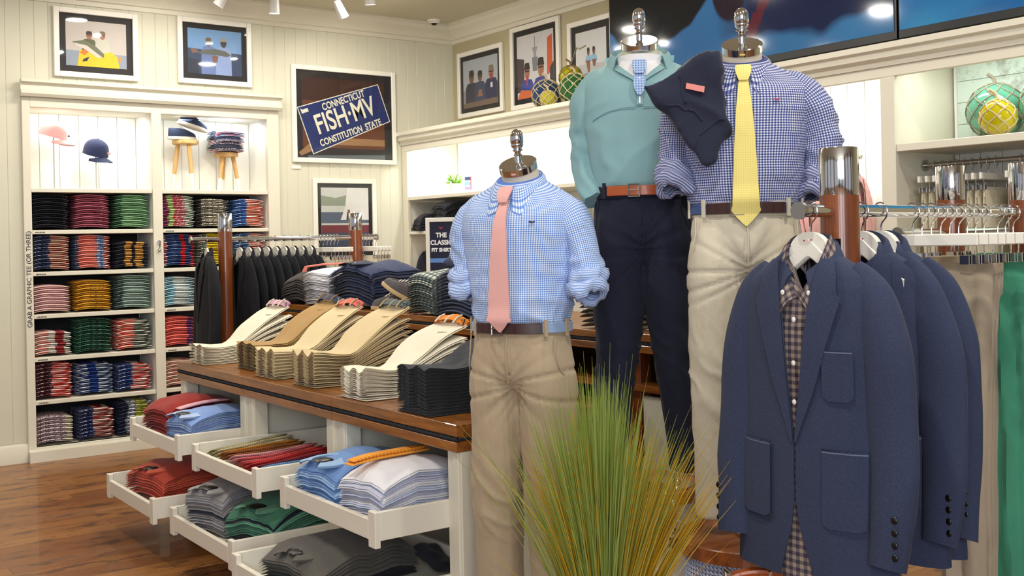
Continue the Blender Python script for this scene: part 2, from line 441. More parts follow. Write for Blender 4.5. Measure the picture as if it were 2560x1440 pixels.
# ------------------------------------------------------------------ built-in shelves on the back wall
BX = [(1.79, 2.65), (2.725, 3.585)]; ZS = [1.95, 1.65, 1.35, 1.045, .737, .429, .10]; ZTOP = 2.527; DEP = .36
sh = thing('built_in_shelves', 'cream built-in shelving with two bays of folded tees on back wall', 'shelves', (1.735, YA, 0))
def L(x, y, z): return (x-1.735, y-YA, z)
def lb(mb, lo, hi, b=.003): mb.bbox(L(*lo), L(*hi), b)
mb = MB()
for a, c in ((1.735, 1.79), (2.65, 2.725), (3.585, 3.685)): lb(mb, (a, YA-.03, .05), (c, YA+.02, 2.6))
for a, c in BX: lb(mb, (a, YA-.03, ZTOP), (c, YA+.02, 2.6)); lb(mb, (a, YA-.03, .0), (c, YA+.02, ZS[6]))
mb.build('face_frame', CREAM, sh)
mb = MB(); q = [(0, 2.6), (.035, 2.6), (.05, 2.62), (.05, 2.64), (.03, 2.65), (.03, 2.69), (.06, 2.70), (.06, 2.72), (0, 2.72)]
profile(q, (-.01, -.03), (1.965, -.03), (0, -1, 0), mb); mb.build('cornice', CREAM, sh, angle=25)
mb = MB(); profile([(0, 0), (.045, 0), (.045, .075), (.0, .085)], (0, -.03), (1.95, -.03), (0, -1, 0), mb); mb.build('plinth', CREAM, sh)
mb = MB()
for a, c in BX:
    for e in (a-.03, c): lb(mb, (e, YA+.02, .02), (e+.03, YA+DEP, 2.6), .001)
mb.build('side_panel', BRIGHT, sh)
for a, c in BX:
    mb = MB(); lb(mb, (a, YA+.02, ZTOP), (c, YA+DEP, ZTOP+.03), .001); mb.build('top_panel', CREAM, sh)
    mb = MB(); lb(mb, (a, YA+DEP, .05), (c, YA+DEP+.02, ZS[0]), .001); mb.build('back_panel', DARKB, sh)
    mb = MB()
    x = a
    while x < c-.01:
        lb(mb, (x+.002, YA+DEP-.01, ZS[0]), (min(x+.142, c)-.001, YA+DEP+.01, ZTOP)); x += .143
    mb.build('beadboard_panel', BRIGHT, sh)
    for z in ZS:
        mb = MB(); lb(mb, (a+.001, YA-.022, z-.03), (c-.001, YA+DEP, z), .003); mb.build('shelf', CREAM, sh)
for i, z in enumerate(ZS[1:]):
    for bi, (a, c) in enumerate(BX):
        if bi == 1 and i in (1, 4, 5): continue
        mb = MB()
        for j in range(9): lb(mb, (a+.02+j*.0075, YA-.0228, z-.0225), (a+.025+j*.0075, YA-.0218, z-.0145+(.002 if j % 3 else 0)), .0001)
        mb.build('shelf_label', INK, sh)
mb = MB(); mb.tube([L(2.69, YA-.032, 1.565), L(2.69, YA-.05, 1.56), L(2.69, YA-.05, 1.5), L(2.675, YA-.055, 1.48)], .006); mb.cyl(L(2.69, YA-.03, 1.55), L(2.69, YA-.04, 1.55), .014)
mb.cyl(L(2.69, YA-.03, 1.49), L(2.69, YA-.04, 1.49), .014); mb.build('hook', CHROME, sh)
Mtx = Matrix.Translation(Vector(L(1.763, YA-.0315, 1.30))) @ Matrix.Rotation(PI/2, 4, 'X') @ Matrix.Rotation(PI/2, 4, 'Z')
text('GRAB A GRAPHIC TEE (OR THREE)', .0445, INK, 'lettering', sh, Mtx, .0004)
for a, c in BX:
    area('niche_lamp', ((a+c)/2, YA+.12, ZTOP-.012), .7, 3.4, (.98, 1, .95), (0, .25, -1), .05)

# folded tees
def tee_mesh(seed):
    rnd = random.Random(seed); mb = MB(); t = .0270
    def mp(x, y, z):
        a = x/.125; arch = .013*(1-a*a); fr = max(0, -y/.14-.6)
        wv = .0045*noise.noise(Vector((x*16, y*9, 2.2)))
        return (x+.004*noise.noise(Vector((seed*5, z*60, y*20))), y+.005*noise.noise(Vector((x*20, z*80, seed*9)))-.002, z+arch+wv-.007*fr+.0085)
    mb.pillow(.245, .29, t*.36, 0, 14, 10, mp, e=8, cy=.006); mb.pillow(.25, .29, t*.55, t*.37, 14, 12, mp, e=5)
    return mb.mesh('folded_tee', plain('tee_blank', (200, 200, 200)))
TEE = [tee_mesh(s_) for s_ in range(4)]
W_, NV, RD, CO = (232, 230, 222), (32, 42, 82), (196, 34, 34), (226, 104, 88)
FLAG = [(.42, 'dots', (36, 62, 130), W_), (1, 'stripes', (206, 44, 38), W_)]
STK = [ # bay, row, column, count, colour word, zones
 (0, 0, 0, 9, 'black with white drawstrings', [(.85, 'solid', (22, 22, 32), W_), (.93, 'dots', (22, 22, 32), W_), (1, 'solid', (22, 22, 32), W_)]),
 (0, 0, 1, 9, 'dusty rose', [(.75, 'solid', (172, 92, 112), W_), (.85, 'dots', (172, 92, 112), (235, 190, 200)), (1, 'solid', (172, 92, 112), W_)]),
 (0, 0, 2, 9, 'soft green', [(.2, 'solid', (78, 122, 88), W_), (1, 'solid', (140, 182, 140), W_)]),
 (0, 1, 0, 9, 'faded flag print', [(.46, 'dots', (44, 58, 98), (190, 190, 196)), (1, 'stripes', (206, 118, 104), (214, 198, 176))]),
 (0, 1, 1, 9, 'salmon with blue print', [(.1, 'dots', (60, 80, 130), W_), (.62, 'stripes', (228, 122, 108), (236, 164, 150)), (.82, 'blots', (66, 110, 180), W_), (1, 'stripes', (226, 90, 80), W_)]),
 (0, 1, 2, 7, 'charcoal with gold patches', [(.28, 'solid', (40, 42, 58), W_), (.48, 'blots', (206, 152, 70), (222, 180, 100)), (.58, 'solid', (40, 42, 58), W_), (.82, 'blots', (204, 152, 72), (224, 184, 104)), (1, 'solid', (40, 42, 58), W_)]),
 (0, 2, 0, 7, 'pale pink', [(.85, 'solid', (228, 190, 188), W_), (.92, 'dots', (228, 190, 188), (90, 60, 80)), (1, 'solid', (228, 190, 188), W_)]),
 (0, 2, 1, 8, 'mustard yellow', [(.35, 'solid', (214, 160, 40), W_), (.75, 'dots', (214, 160, 40), (50, 50, 50)), (1, 'solid', (214, 160, 40), W_)]),
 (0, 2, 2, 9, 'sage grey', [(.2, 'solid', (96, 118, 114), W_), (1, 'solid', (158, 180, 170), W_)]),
 (0, 3, 0, 6, 'white and coral', [(.4, 'stripes', (232, 140, 128), W_), (.58, 'solid', W_, W_), (.82, 'blots', (214, 60, 44), (60, 50, 90)), (1, 'solid', W_, W_)]),
 (0, 3, 1, 9, 'dark green lights print', [(1, 'blots', (26, 46, 44), (70, 140, 104))]),
 (0, 3, 2, 8, 'red and white with green', [(.5, 'stripes', (222, 74, 58), (240, 214, 200)), (1, 'stripes', (60, 84, 72), (226, 220, 206))]),
 (0, 4, 0, 9, 'red flag print', [(.44, 'dots', (72, 20, 32), (228, 190, 190)), (1, 'stripes', (204, 42, 38), (232, 196, 186))]),
 (0, 4, 1, 8, 'royal blue striped', [(.3, 'stripes', (30, 52, 116), (206, 214, 226)), (.55, 'solid', (28, 62, 140), W_), (1, 'stripes', (34, 56, 106), (190, 202, 214))]),
 (0, 4, 2, 7, 'bright flag print', FLAG),
 (0, 5, 0, 7, 'small multicolour dot', [(.8, 'blots', (214, 206, 206), (120, 50, 74)), (1, 'dots', (220, 214, 190), (80, 90, 120))]),
 (0, 5, 1, 8, 'deep flag print', [(.42, 'dots', (32, 42, 96), (210, 214, 224)), (1, 'stripes', (150, 32, 40), (226, 214, 200))]),
 (0, 5, 2, 9, 'navy white and yellow', [(.25, 'solid', (40, 46, 74), W_), (.5, 'blots', (214, 218, 222), (50, 62, 100)), (.8, 'blots', (222, 200, 60), (60, 150, 110)), (1, 'stripes', (40, 60, 110), W_)]),
 (1, 0, 0, 9, 'multicolour with lime', [(.18, 'blots', (206, 48, 52), (60, 80, 160)), (.34, 'blots', (150, 206, 70), (220, 226, 200)), (.7, 'blots', (206, 60, 62), (222, 224, 232)), (1, 'blots', (226, 226, 218), (150, 170, 150))]),
 (1, 0, 1, 8, 'black and white print', [(.12, 'solid', (70, 66, 58), W_), (1, 'blots', (214, 206, 188), (32, 30, 30))]),
 (1, 0, 2, 8, 'blue and orange flag print', [(.42, 'dots', (60, 112, 184), W_), (1, 'stripes', (222, 88, 48), (240, 234, 224))]),
 (1, 1, 0, 9, 'blue with red band', [(.12, 'stripes', (206, 60, 60), W_), (.26, 'solid', (56, 84, 138), W_), (.4, 'dots', (56, 84, 138), W_), (.56, 'solid', (52, 80, 134), W_), (.7, 'solid', (212, 44, 42), W_), (.86, 'solid', (56, 84, 138), W_), (1, 'dots', (214, 70, 60), (60, 84, 140))]),
 (1, 1, 1, 9, 'yellow spotted', [(.3, 'blots', (60, 80, 60), (206, 206, 190)), (1, 'dots', (232, 206, 40), (60, 60, 40))]),
 (1, 1, 2, 9, 'pale flag print', [(.46, 'dots', (72, 116, 172), W_), (1, 'stripes', (224, 116, 92), (240, 234, 226))]),
 (1, 2, 0, 8, 'sky blue and white', [(.35, 'blots', (122, 186, 206), (206, 222, 226)), (.7, 'solid', (222, 228, 226), W_), (1, 'blots', (222, 230, 230), (110, 160, 180))]),
 (1, 3, 0, 8, 'coral with blue edge', [(.72, 'stripes', (226, 96, 88), (236, 132, 120)), (1, 'blots', (40, 66, 150), (220, 80, 70))]),
 (1, 4, 0, 7, 'pale pastel striped', [(1, 'stripes', (232, 212, 190), (206, 140, 132))]),
 (1, 5, 0, 7, 'coral striped', [(1, 'stripes', (232, 212, 190), (206, 110, 100))]),
]
CX = [[1.922, 2.213, 2.50], [2.855, 3.135, 3.43]]; COLW = ['left', 'middle', 'right']; ROWW = ['top', 'second', 'third', 'fourth', 'fifth', 'bottom']
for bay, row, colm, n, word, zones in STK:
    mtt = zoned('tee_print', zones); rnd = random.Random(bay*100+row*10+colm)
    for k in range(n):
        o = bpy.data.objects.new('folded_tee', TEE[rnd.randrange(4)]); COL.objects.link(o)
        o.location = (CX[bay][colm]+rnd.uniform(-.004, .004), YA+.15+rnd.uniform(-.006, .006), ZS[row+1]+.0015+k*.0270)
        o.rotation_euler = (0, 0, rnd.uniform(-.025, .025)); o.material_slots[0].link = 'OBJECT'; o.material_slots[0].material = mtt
        tag(o, f"{word} tee, {nth(k, n)}, {COLW[colm]} stack, {ROWW[row]} tee shelf, {'left' if bay == 0 else 'right'} bay".replace(',', ''), 'folded tee',
            f"{word} tees in one stack")

# ------------------------------------------------------------------ pixel of the photograph -> point on a plane of the room
def ray(px, py): return Fv+Rv*((px-1280)/FPX)-Uv*((py-CY0)/FPX)
def onp(px, py, ax, val):
    d = ray(px, py); c = Vector((0, 0, CAMZ)); return c+d*((val-c[ax])/d[ax])

# ------------------------------------------------------------------ framed pictures
PANE = glassy('picture_glass', (252, 252, 252), .03, .015)
BLKMAT = plain('black_mount', (22, 16, 18), .6)
PRN = {}
def pm(c):
    if c not in PRN: PRN[c] = plain('print_%d_%d_%d' % c, c, .55, noise_amt=.05, nscale=30)
    return PRN[c]
def picture(label, loc, rz, w, h, mat_w, ground, shapes, fw=.04, mount=True, texts=None):
    t = thing('framed_picture', label, 'picture frame', loc, rz)
    mb = MB()
    for lo, hi in (((-w/2, -.028, -h/2), (-w/2+fw, 0, h/2)), ((w/2-fw, -.028, -h/2), (w/2, 0, h/2)), ((-w/2+fw, -.028, -h/2), (w/2-fw, 0, -h/2+fw)), ((-w/2+fw, -.028, h/2-fw), (w/2-fw, 0, h/2))): mb.bbox(lo, hi, .004)
    mb.build('frame', WHITE, t)
    iw, ih = w-2*fw, h-2*fw
    mb = MB(); mb.box((-iw/2, -.010, -ih/2), (iw/2, -.002, ih/2)); mb.build('mount', BLKMAT, t)
    pw, ph = iw-2*mat_w, ih-2*mat_w
    mats = [pm(ground)]; mb = MB(); mb.box((-pw/2, -.0125, -ph/2), (pw/2, -.010, ph/2), 0)
    for i, (kind, c, pts) in enumerate(shapes):
        if pm(c) not in mats: mats.append(pm(c))
        mi = mats.index(pm(c)); y = -.0126-.00012*i
        if kind == 'e':
            cx, cy, rx, ry = pts; pts = [(cx+rx*math.cos(a*PI/9), cy+ry*math.sin(a*PI/9)) for a in range(18)]
        pts = [(min(1, max(0, x)), min(1, max(0, z))) for x, z in pts]
        v = [((x-.5)*pw, y, (z-.5)*ph) for x, z in pts]; mb.add(v, [tuple(range(len(v)))], mi)
    pr = mb.build('print', mats, t, smooth=False)
    mb = MB(); mb.box((-iw/2, -.020, -ih/2), (iw/2, -.0185, ih/2)); mb.build('glass_pane', PANE, t)
    if texts:
        for s_, size, x, z, c in texts[1]:
            text(s_, size, pm(c), 'lettering', pr, texts[0] @ Matrix.Translation((x, z, 0)) @ Matrix.Diagonal((.82, 1.12, 1, 1)), .0003, .0035 if size > .1 else .0018)
    return t
def man(x, top, w, face, hair, body, arms=None, low=0.0, cap=False):
    """a small figure in a photograph: shoulders down to the lower edge"""
    hh = w*.62; sy = top-hh*1.5
    o = [('p', body, [(x-w*.62, low), (x+w*.62, low), (x+w*.6, sy-.10), (x+w*.42, sy), (x, sy+.02), (x-w*.42, sy), (x-w*.6, sy-.10)]),
         ('e', face, (x, top-hh*.75, w*.24, hh*.75)), ('p', hair, [(x-w*.27, top-hh*.6), (x+w*.27, top-hh*.6), (x+w*.2, top-hh*.05), (x, top), (x-w*.2, top-hh*.05)])]
    o.append(('p', (26, 24, 30), [(x-w*.2, top-hh*.8), (x+w*.2, top-hh*.8), (x+w*.2, top-hh*.68), (x-w*.2, top-hh*.68)]))
    return o
SKIN, SKIN2, HAIR = (168, 112, 84), (126, 84, 62), (44, 32, 28)
YEL, ORG = (226, 200, 20), (220, 122, 40)
fishy = [('p', (112, 116, 92), [(.10, .52), (.3, .58), (.5, .44), (.62, .30), (.62, .22), (.52, .24), (.35, .42), (.2, .46)]), ('p', (222, 212, 200), [(.14, .50), (.34, .46), (.52, .29), (.60, .22), (.5, .22), (.3, .38), (.16, .44)])]
sh1 = [('p', (150, 160, 176), [(0, 0), (1, 0), (1, .30), (0, .34)])]+man(.38, .78, .2, SKIN, HAIR, (92, 96, 60))+man(.6, .80, .2, SKIN, (120, 104, 74), (210, 206, 190)) + \
    [('p', YEL, [(.18, 0), (.5, 0), (.52, .22), (.4, .34), (.22, .36)]), ('p', YEL, [(.52, 0), (.88, 0), (.84, .26), (.74, .36), (.6, .3), (.5, .16)]), ('p', ORG, [(.22, .3), (.34, .42), (.4, .36), (.3, .24)])]+fishy + \
    [('p', (230, 150, 90), [(.84, .2), (.92, .3), (.9, .14)]), ('p', (24, 24, 60), [(.28, .16), (.38, .22), (.34, .12), (.26, .1)])]
FZ = {'z': .028}
def place(pxl, pyt, pxr, pyb):
    a = onp(pxl, pyt, 1, YA); b_ = onp(pxr, pyb, 1, YA); return (a.x+b_.x)/2, (a.z+b_.z)/2, b_.x-a.x, a.z-b_.z
x, z, w_, h_ = place(130, 15, 345, 205)
picture('white framed photo of two anglers in yellow overalls holding a fish', (x, YA-.002, z), 0, w_, h_, .046, (206, 196, 188), sh1)
sh2 = [('p', (44, 62, 96), [(0, 0), (1, 0), (1, .5), (0, .56)]), ('p', (30, 40, 62), [(0, 0), (.2, 0), (.22, .3), (0, .34)])]+man(.38, .82, .22, (110, 90, 76), (110, 90, 60), (104, 124, 176))+man(.66, .84, .24, (60, 50, 50), (150, 146, 136), (140, 160, 206)) + \
    [('p', (92, 96, 88), [(.16, .46), (.3, .54), (.5, .58), (.7, .54), (.8, .46), (.72, .42), (.5, .44), (.3, .44)]), ('p', (124, 92, 78), [(.04, .54), (.14, .56), (.2, .48), (.08, .44)]), ('p', (120, 84, 70), [(.44, .42), (.56, .42), (.54, .28), (.46, .26)])]
x, z, w_, h_ = place(440, 40, 628, 220)
picture('white framed photo of two fishermen in blue light holding one large fish', (x, YA-.002, z), 0, w_, h_, .042, (116, 158, 206), sh2)
x, z, w_, h_ = place(725, 160, 989, 413)
PW_, PH_ = w_-.08, h_-.08
Mt = Matrix.Translation((0, -.0170, 0)) @ Matrix.Rotation(PI/2, 4, 'X') @ Matrix.Rotation(math.radians(20), 4, 'Z')
cs, sn = math.cos(math.radians(20)), math.sin(math.radians(20))
def rq(pts):
    o = []
    for a, c in pts:
        X_, Z_ = a*cs-c*sn, a*sn+c*cs; o.append((X_/(PW_-.0)+.5, Z_/(PH_-.0)+.5))
    return o
plate = [('p', (96, 50, 26), [(.06, .12), (.94, .12), (.94, .92), (.06, .92)]), ('p', (58, 28, 16), [(.06, .66), (.94, .66), (.94, .92), (.06, .92)]), ('p', (150, 112, 74), [(.04, .02), (.3, .16), (.94, .16), (.94, .24), (.2, .24), (.02, .06)]),
         ('p', (92, 100, 104), [(.1, 0), (1, 0), (1, .06), (.12, .03)]), ('p', (20, 18, 24), [(.92, 0), (1, 0), (1, 1), (.92, 1)]),
         ('p', (226, 222, 206), rq([(-.400, -.212), (.400, -.175), (.400, .165), (-.400, .20)])), ('p', (22, 40, 100), rq([(-.392, -.204), (.392, -.168), (.392, .158), (-.392, .192)])),
         ('p', (226, 222, 206), rq([(-.375, .135), (-.31, .135), (-.31, .165), (-.36, .165), (-.375, .18)]))]
PLT = (228, 222, 200)
picture('large white framed photo of a tilted blue car number plate', (x, YA-.002, z), 0, w_, h_, 0.0, (34, 26, 28), plate,
        texts=(Mt, [('CONNECTICUT', .072, .03, .128, PLT), ('FISH·MV', .205, .0, .000, PLT), ('CONSTITUTION  STATE', .070, 0, -.148, PLT)]))
x, z, w_, h_ = place(779, 446, 941, 650)
sh4 = [('p', (142, 150, 130), [(0, .72), (1, .72), (1, .86), (.6, .9), (.3, .84), (0, .88)]), ('p', (92, 104, 122), [(0, .45), (1, .45), (1, .62), (0, .62)]), ('p', (232, 230, 226), [(.4, .5), (1, .5), (1, 1), (.55, 1), (.5, .7)]),
       ('p', (40, 56, 90), [(.52, .5), (.62, .5), (.6, .62), (.54, .62)]), ('p', (130, 96, 80), [(.55, .6), (.6, .6), (.6, .66), (.55, .66)]), ('p', (120, 50, 60), [(0, .3), (1, .3), (1, .42), (0, .42)]), ('p', (60, 70, 92), [(0, 0), (1, 0), (1, .3), (0, .3)])]
picture('white framed harbour photo below the number plate picture', (x, YA-.002, z), 0, w_, h_, .035, (206, 208, 202), sh4)
mb = MB(); mb.bbox((-.04, -.006, -.018), (.04, 0, .018), .001); o = mb.build('caption_card', WHITE); o.location = (onp(740, 417, 1, YA).x, YA-.001, onp(740, 417, 1, YA).z)
tag(o, 'small white caption card on the boards below the number plate picture', 'card')
def placeB(pxl, pxr, pyc_t, pyc_b):
    a = onp(pxl, pyc_t, 0, XB-.02); b_ = onp(pxr, pyc_b, 0, XB-.02); return (a.y+b_.y)/2, a.y-b_.y
y_, w_ = placeB(1143, 1255, 135, 104)
crew = [('p', (150, 146, 150), [(0, 0), (1, 0), (1, .4), (0, .36)])]+man(.25, .78, .3, SKIN2, HAIR, (56, 54, 74))+man(.82, .8, .3, SKIN, (130, 120, 104), (44, 44, 84))+man(.5, .74, .26, SKIN2, HAIR, (60, 70, 100)) + \
    [('p', (150, 104, 78), [(.42, .2), (.58, .2), (.54, .34), (.46, .34)]), ('p', (120, 100, 84), [(0, 0), (1, 0), (1, .12), (0, .1)]), ('p', (220, 222, 226), [(.80, .34), (.86, .34), (.86, .44), (.80, .44)]), ('p', (160, 50, 60), [(.8, .5), (.85, .5), (.86, .62), (.8, .62)])]
picture('white framed photo of three crew members standing in navy vests', (XB-.002, y_, (2.612+3.197)/2), -PI/2, w_, .585, .042, (178, 184, 192), crew)
y_, w_ = placeB(1275, 1397, 85, 40)
trophy = [('p', (74, 56, 60), [(.0, .1), (.2, .12), (.2, .62), (0, .66)]), ('p', (216, 90, 40), [(.82, .3), (.97, .34), (.97, .92), (.84, .88)]), ('p', (44, 40, 50), [(.9, .0), (1, 0), (1, .5), (.9, .4)]),
          ('p', (160, 160, 168), [(.42, .78), (.58, .78), (.53, .68), (.54, .62), (.46, .62), (.47, .68)]), ('p', (130, 130, 140), [(.44, .4), (.56, .4), (.58, .62), (.42, .62)]), ('p', (150, 150, 156), [(.49, .78), (.51, .78), (.51, .95), (.49, .95)])] + \
    man(.28, .56, .3, SKIN, HAIR, (48, 62, 150))+man(.66, .6, .34, SKIN, HAIR, (60, 62, 150))+[('p', (214, 110, 60), [(0, 0), (.6, 0), (.5, .1), (.1, .14)]), ('p', (200, 60, 60), [(.26, .2), (.3, .2), (.3, .36), (.26, .36)])]
picture('tall white framed photo of two sailors in blue jackets with a trophy', (XB-.002, y_, 2.94), -PI/2, w_, .69, .045, (216, 214, 216), trophy)
y_, w_ = placeB(1418, 1533, 65, 36)
boat = [('p', (150, 158, 164), [(0, 0), (1, 0), (1, .16), (0, .14)]), ('p', (196, 196, 196), [(.05, .14), (.95, .16), (.95, .3), (.1, .34)])]+man(.42, .66, .18, SKIN2, HAIR, (150, 190, 220), low=.36)+man(.6, .66, .18, SKIN2, HAIR, (150, 190, 220), low=.36) + \
    [('p', (150, 92, 60), [(.34, .4), (.48, .4), (.46, .16), (.4, .16)]), ('p', (140, 86, 60), [(.54, .4), (.68, .4), (.64, .26), (.58, .26)])]
picture('white framed photo of two people in pale blue shirts sitting on a boat', (XB-.002, y_, 2.915), -PI/2, w_, .56, .052, (222, 222, 220), boat)

# ------------------------------------------------------------------ video screens
SCR, nt, b = base('screen_image'); v = tc(nt)
sx_ = sep(nt, v); wv_ = mth(nt, 'MULTIPLY', mth(nt, 'SUBTRACT', nz(nt, v, 2.2, 2), .5), .30)
zz_ = mth(nt, 'ADD', sx_[2], wv_)
def soft_step(val, lo, hi):
    return ramp(nt, mth(nt, 'MULTIPLY', mth(nt, 'SUBTRACT', val, lo), 1/(hi-lo)), [(0, (0, 0, 0, 1)), (1, (1, 1, 1, 1))])
colr = mixc(nt, nz(nt, v, 1.6, 1), rgb((38, 92, 150)), rgb((78, 150, 200)))
navy_ = mth(nt, 'MULTIPLY', soft_step(sx_[0], -.15, .15), soft_step(zz_, .17, .22)); colr = mixc(nt, navy_, colr, rgb((20, 36, 78)))
dx_ = mth(nt, 'ADD', sx_[0], .72); par = mth(nt, 'SUBTRACT', zz_, mth(nt, 'MULTIPLY', mth(nt, 'MULTIPLY', dx_, dx_), .9))
colr = mixc(nt, soft_step(par, .24, .27), colr, rgb((8, 9, 14)))
dx2 = mth(nt, 'ADD', sx_[0], .02); par2 = mth(nt, 'SUBTRACT', zz_, mth(nt, 'MULTIPLY', mth(nt, 'MULTIPLY', dx2, dx2), 9.0))
colr = mixc(nt, soft_step(par2, .26, .30), colr, rgb((44, 26, 40)))
rx_ = mth(nt, 'SUBTRACT', mth(nt, 'ABSOLUTE', mth(nt, 'SUBTRACT', sx_[0], mth(nt, 'ADD', mth(nt, 'MULTIPLY', sx_[2], .5), .06)), 0), mth(nt, 'MULTIPLY', nz(nt, tc(nt, 'Object', (1, 1, .5)), 11, 3, .7), .14))
colr = mixc(nt, mth(nt, 'MULTIPLY', mth(nt, 'LESS_THAN', rx_, -.025), .8), colr, rgb((120, 30, 36)))
nt.links.new(colr, b.inputs['Emission Color']); b.inputs['Emission Strength'].default_value = .62
b.inputs['Base Color'].default_value = (.004, .006, .01, 1); b.inputs['Roughness'].default_value = .08
SCR2, nt, b = base('blue_water_screen'); n1 = nz(nt, tc(nt, 'Object', (1, 1, 2)), 1.2, 1)
nt.links.new(ramp(nt, n1, [(.35, rgb((36, 110, 170))), (.6, rgb((84, 180, 216)))]), b.inputs['Emission Color']); b.inputs['Emission Strength'].default_value = .75
b.inputs['Base Color'].default_value = (.004, .006, .01, 1); b.inputs['Roughness'].default_value = .08
for lab, ya, yb in (('large wall screen showing blue underwater picture behind the mannequins', 6.03, 3.62), ('second wall screen at the top right showing plain blue water', 3.61, 1.2)):
    t = thing('video_screen', lab, 'screen', (XB, (ya+yb)/2, 2.58), -PI/2); hw = (ya-yb)/2
    mb = MB(); mb.bbox((-hw+.001, -.10, 0), (hw-.001, -.002, .80), .006); mb.build('casing', BLACK, t)
    mb = MB(); mb.box((-hw+.014, -.104, .05), (hw-.014, -.1, .785))
    sc_ = mb.build('display', SCR if ya > 5 else SCR2, t, smooth=False)

# ------------------------------------------------------------------ wall cabinets along the right wall
cb = thing('wall_cabinets', 'cream open wall cabinets with lit bays under the screens', 'cabinet', (XC, 8.29, 0))
def cbx(mb, lo, hi, b=.003): mb.bbox((lo[0]-XC, lo[1]-8.29, lo[2]), (hi[0]-XC, hi[1]-8.29, hi[2]), b)
BAY = [(5.28, 8.20), (3.41, 5.20), (1.5, 3.325)]; YE = 1.42
mb = MB()
for a, c in ((8.20, 8.285), (5.20, 5.28), (3.325, 3.41), (YE, 1.5)): cbx(mb, (XC, a, 0), (XC+.03, c, 2.305))
cbx(mb, (XC, YE, 2.305), (XC+.03, 8.285, 2.40)); mb.build('face_frame', CREAM, cb)
mb = MB(); q = [(0, 2.36), (.012, 2.36), (.02, 2.385), (.045, 2.40), (.05, 2.43), (.07, 2.44), (.07, 2.47), (0, 2.47)]
profile(q, (0, YE-8.29), (0, -.006), (-1, 0, 0), mb); mb.build('cornice', CREAM, cb, angle=25)
mb = MB(); cbx(mb, (XC-.001, YE, 2.445), (XB-.001, 8.285, 2.468)); mb.build('top_board', CREAM, cb)
mb = MB()
for a, c in BAY:
    yy = a
    while yy < c-.01:
        cbx(mb, (XB-.03, yy+.0015, .1), (XB-.012, min(yy+.118, c)-.0015, 2.42)); yy += .12
mb.build('beadboard_panel', BRIGHT, cb)
for yy in (8.24, 5.24, 3.367, 1.46):
    mb = MB(); cbx(mb, (XC+.03, yy-.03, 0), (XB-.002, yy+.03, 2.44)); mb.build('side_panel', CREAM, cb)
def shelfB(a, c, z, t=.03):
    mb = MB(); cbx(mb, (XC+.005, a+.001, z-t), (XB-.03, c-.001, z)); mb.build('shelf', CREAM, cb)
shelfB(*BAY[0], 1.906); shelfB(*BAY[0], 1.604, .026); shelfB(*BAY[2], 1.958, .04)
for a, c in BAY: shelfB(a, c, .12, .1)
mb = MB(); cbx(mb, (XC+.003, YE, .0), (XC+.02, 8.28, .1)); mb.build('plinth', CREAM, cb)
for (a, c), z in zip(BAY, (1.53, 1.60, 1.855)):
    if a == 3.41: z = 1.93
    mb = MB(); mb.cyl((5.11-XC, (a if a != 3.41 else 3.72)-8.29, z), (5.11-XC, c-8.29, z), .0125)
    for yy in ((a, c) if a != 3.41 else (c,)): mb.cyl((5.11-XC, yy-8.29+(-.006 if yy == c else .006), z), (5.11-XC, yy-8.29, z), .03)
    mb.build('hanging_rail', STEEL, cb)
    area('cabinet_lamp', (XC+.12, (a+c)/2, 2.40), c-a-.2, (9 if c < 3.4 else 15)*(c-a)/2, (.96, 1, .97), (.35, 0, -1), .06).rotation_euler = (-.35, 0, PI/2)
# ledge of floats, plank sign etc.
def float_ball(label, loc, r, c, net, n=9, strands=.0035, tr=.5, group=None):
    key = 'float_glass_%d_%d_%d' % c
    if key not in MATS:
        mt, nt, b = base(key); b.inputs['Base Color'].default_value = rgb(c); b.inputs['Roughness'].default_value = .05
        b.inputs['Transmission Weight'].default_value = tr; b.inputs['IOR'].default_value = 1.15; b.inputs['Coat Weight'].default_value = .6; MATS[key] = mt
    t = thing('glass_float', label, 'glass float', (loc[0], loc[1], loc[2]+strands*1.7), 0, group)
    mb = MB(); mb.ellipsoid((0, 0, r), (r, r, r), 32); mb.build('glass_ball', MATS[key], t)
    mb = MB(); R_ = r+strands*.6
    for dr in (-1, 1):
        for j in range(n):
            pts = []
            for i in range(17):
                th = PI*(.03+.94*i/16); ph = 2*PI*j/n+dr*th*1.15+.05*math.sin(i*1.7+j)
                pts.append((R_*math.sin(th)*math.cos(ph), R_*math.sin(th)*math.sin(ph), r+R_*math.cos(th)))
            mb.tube(pts, strands, 5)
    mb.tube([(0, 0, 2*r), (.0, .01, 2*r+.03), (-.02, .03, 2*r+.05)], strands*2.4, 6)
    mb.build('rope_net', net, t); return t
TWINE = plain('twine', (206, 184, 140), .9, nscale=120, noise_amt=.2); TWINE2 = plain('grey_twine', (150, 140, 118), .9, nscale=120, noise_amt=.2); TWD = plain('dark_twine', (118, 100, 66), .9)
def lz(px, py, X): p = onp(px, py, 0, X); return (p.x, p.y, 2.4705)
p = lz(1355, 240, 5.02); float_ball('blue glass float in a tan net at the left end of the ledge group', (5.02, p[1]-.06, 2.4705), .115, (50, 74, 116), TWINE, 8)
float_ball('green glass float in a pale net nearest the green sweater mannequin', (5.05, p[1]-.36, 2.4705), .12, (52, 110, 62), TWINE, 8)
float_ball('yellow glass float in dark net perched on top of the others', (5.14, p[1]-.20, 2.4705+.15), .088, (206, 196, 24), TWD, 7)
float_ball('small yellow glass float in cream net low on the ledge', (4.925, p[1]-.20, 2.4705), .062, (214, 206, 50), TWINE, 7)
float_ball('dark olive glass float in netting at the back of the ledge', (5.17, p[1]-.62, 2.4705+.0), .13, (40, 48, 30), TWINE2, 8)
